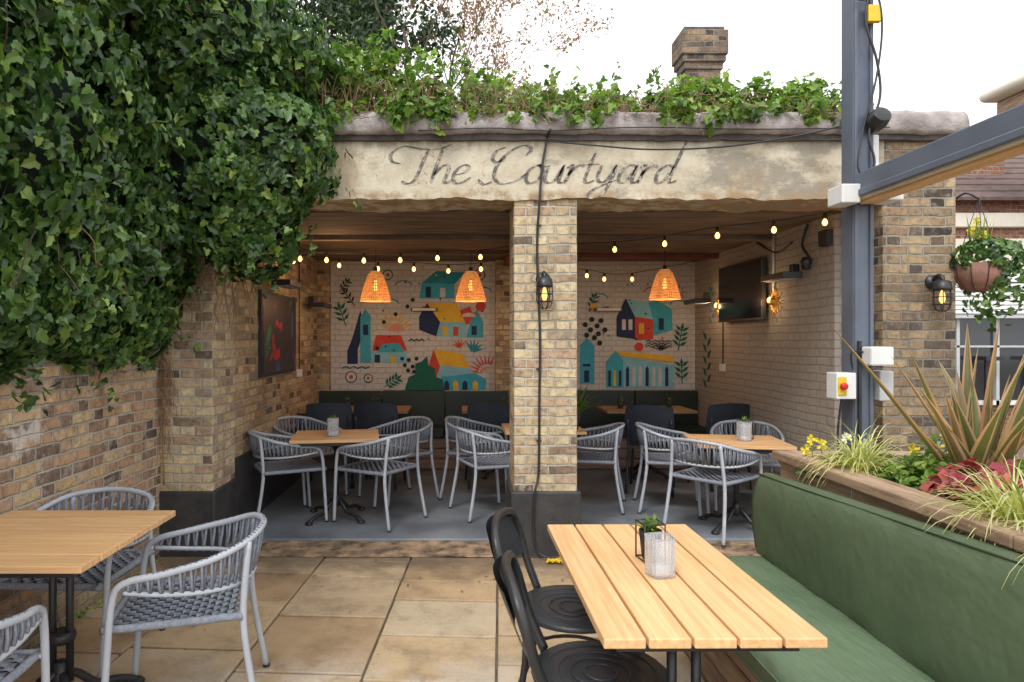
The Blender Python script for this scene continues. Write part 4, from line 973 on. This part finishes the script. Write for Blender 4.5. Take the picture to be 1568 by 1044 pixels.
# ------------------------------------------------------------------ hanging basket
hb=MB(); cx,cy,cz=3.56,4.5,1.98
hb.lathe([(.03,-.14),(.10,-.12),(.14,-.04),(.15,.05),(.13,.05),(.12,-.02)],(cx,cy,cz),M_budtwig,20)
for k in range(3): a=k*2.1; hb.tube([(cx+.14*math.cos(a),cy+.14*math.sin(a),cz+.05),(cx,cy,cz+.5)],.003,M_black,4)
for k in range(10):
    a=k*.628; hb.tube(cat([(cx+.155*math.cos(a),cy+.155*math.sin(a),cz+.05),(cx+.145*math.cos(a),cy+.145*math.sin(a),cz-.05),(cx+.09*math.cos(a),cy+.09*math.sin(a),cz-.13)],3),.0035,M_black,4)
hb.tube(cat([(3.44,4.62,2.46),(3.5,4.55,2.53),(cx,cy,cz+.5)],4),.008,M_black,6); ho=hb.build('hanging_basket')
n=620; u=np.random.normal(size=(n,3)); u/=np.linalg.norm(u,axis=1)[:,None]; Pb=np.array((cx+.06,cy,cz+.08))+u*np.array((.22,.17,.14)); Pb[:240,2]-=np.random.uniform(0,.38,240); Pb[:240,0]+=.10
leaves('basket_ivy',Pb,u,np.random.uniform(.035,.06,n),M_ivy,parent=ho)
b=MB()
for i in range(16): b.blade((cx+U(-.06,.08),cy,cz+.12),(U(-.3,.3),U(-.2,.2),1),U(.15,.28),.012,.4,M_lime,5)
b.build('basket_daffodil_leaves',ho)
flowers('basket_daffodils',[(cx-.02,cy,cz+.34),(cx-.06,cy,cz+.28),(cx+.03,cy,cz+.25)],M_pet_y,.15,.035)
# ------------------------------------------------------------------ house beyond
hs=empty('brick_house'); b=MB()
b.box(7.0,16,10.3,16,-.02,3.75,M_redb)
b.build('house_walls',hs)
b=MB(); b.box(6.95,16,10.18,10.3,3.28,3.50,M_cream); b.box(6.95,16,10.2,10.3,2.55,3.1,M_cream); b.box(6.95,16,10.16,10.3,2.42,2.55,M_white); b.build('house_bands',hs,.01)
b=MB()
for k in range(7): b.box(6.95,16,10.08-.0,10.2,1.92+k*.068,1.98+k*.068,M_white)
b.box(6.95,16,10.1,10.28,1.85,1.92,M_lgrey); b.build('roller_shutter',hs,.008)
b=MB(); b.box(7.1,16,10.26,10.296,.5,1.85,M_glass)
for k in range(12): b.box(7.1+k*.62,7.15+k*.62,10.2,10.26,.5,1.85,M_lgrey)
b.box(7.1,16,10.2,10.257,.5,.57,M_white); b.box(7.1,16,10.2,10.257,1.4,1.43,M_lgrey)
for k in range(5): b.box(7.3+k*.8,7.34+k*.8,10.1,10.14,0,1.2,M_black); b.box(7.22+k*.8,7.5+k*.8,10.0,10.2,1.2,1.26,M_black)
b.build('house_windows',hs)
b=MB()
for k in range(9):
    y0=10.05+k*.3; z0=3.72+k*.17; b.add([(6.85,y0,z0),(16,y0,z0),(16,y0+.34,z0+.17),(6.85,y0+.34,z0+.17),(6.85,y0,z0-.05),(16,y0,z0-.05)],[(0,1,2,3),(4,5,1,0)],M_tile)
b.box(7.0,15.9,12.6,15.8,3.75,5.0,M_redb); b.build('house_roof',hs)
b=MB(); b.box(8.6,9.3,11.2,11.8,3.9,5.0,M_redb); b.build('house_chimney',hs)
b=MB()
b.box(7.9,13,9.0,9.9,5.10,5.26,M_cream); b.box(8.05,13,9.05,9.85,4.86,5.09,M_sleep); b.lathe([(.08,0),(.08,.9)],(7.9,9.0,5.18),M_cream,12,M=Matrix.Rotation(-math.pi/2,4,'X'))
b.box(12.4,12.8,9.2,9.6,0,4.86,M_cream); b.build('flat_canopy_roof',None,.02)
n=90; Pf=np.stack([np.random.uniform(-2.0,1.2,n),4.45-np.abs(np.random.normal(0,.7,n)),np.full(n,.012)],1)
leaves('fallen_leaves',Pf,np.tile((0,0,3.),(n,1)),np.random.uniform(.012,.03,n),M_bud,'oval')
n=260; Pf=np.stack([-2.09+np.abs(np.random.normal(0,.03,n)),np.random.uniform(1.5,4.5,n),np.abs(np.random.normal(.01,.02,n))],1)
leaves('wall_base_weeds',Pf,np.tile((.6,0,1.),(n,1)),np.random.uniform(.012,.03,n),M_lime,'oval')
# ------------------------------------------------------------------ world, sun, camera
w=bpy.data.worlds.new('World'); scene.world=w; w.use_nodes=True; nt=w.node_tree
bg=nt.nodes['Background']; sk=nt.nodes.new('ShaderNodeTexSky'); sk.sky_type='NISHITA'; sk.sun_disc=False
sk.sun_elevation=math.radians(52); sk.sun_rotation=math.radians(205); sk.dust_density=4; sk.air_density=1.2
hsn=nt.nodes.new('ShaderNodeHueSaturation'); hsn.inputs['Saturation'].default_value=.12; hsn.inputs['Value'].default_value=1.5
nt.links.new(sk.outputs[0],hsn.inputs['Color'])
mx=nt.nodes.new('ShaderNodeMix'); mx.data_type='RGBA'; mx.inputs[0].default_value=.65; nt.links.new(hsn.outputs[0],mx.inputs[6]); mx.inputs[7].default_value=(14.6,14.9,15.4,1)
nt.links.new(mx.outputs[2],bg.inputs[0]); bg.inputs[1].default_value=.145
sl_=bpy.data.lights.new('sun','SUN'); sl_.energy=1.5; sl_.angle=math.radians(14); sl_.color=(1,.97,.92)
so=bpy.data.objects.new('sun',sl_); scene.collection.objects.link(so)
az=math.radians(205); el=math.radians(52)
dv=Vector((math.sin(az)*math.cos(el),math.cos(az)*math.cos(el),math.sin(el)))
so.rotation_euler=dv.to_track_quat('Z','Y').to_euler()
cam=bpy.data.cameras.new('camera'); co=bpy.data.objects.new('camera',cam); scene.collection.objects.link(co)
cam.sensor_width=36; cam.lens=22.96; cam.shift_x=.0485; cam.shift_y=0; cam.clip_end=300; cam.clip_start=.05
co.location=(0,0,1.5); co.rotation_euler=(math.radians(90),0,0); scene.camera=co
scene.view_settings.view_transform='Standard'; scene.view_settings.look='None'; scene.view_settings.exposure=0
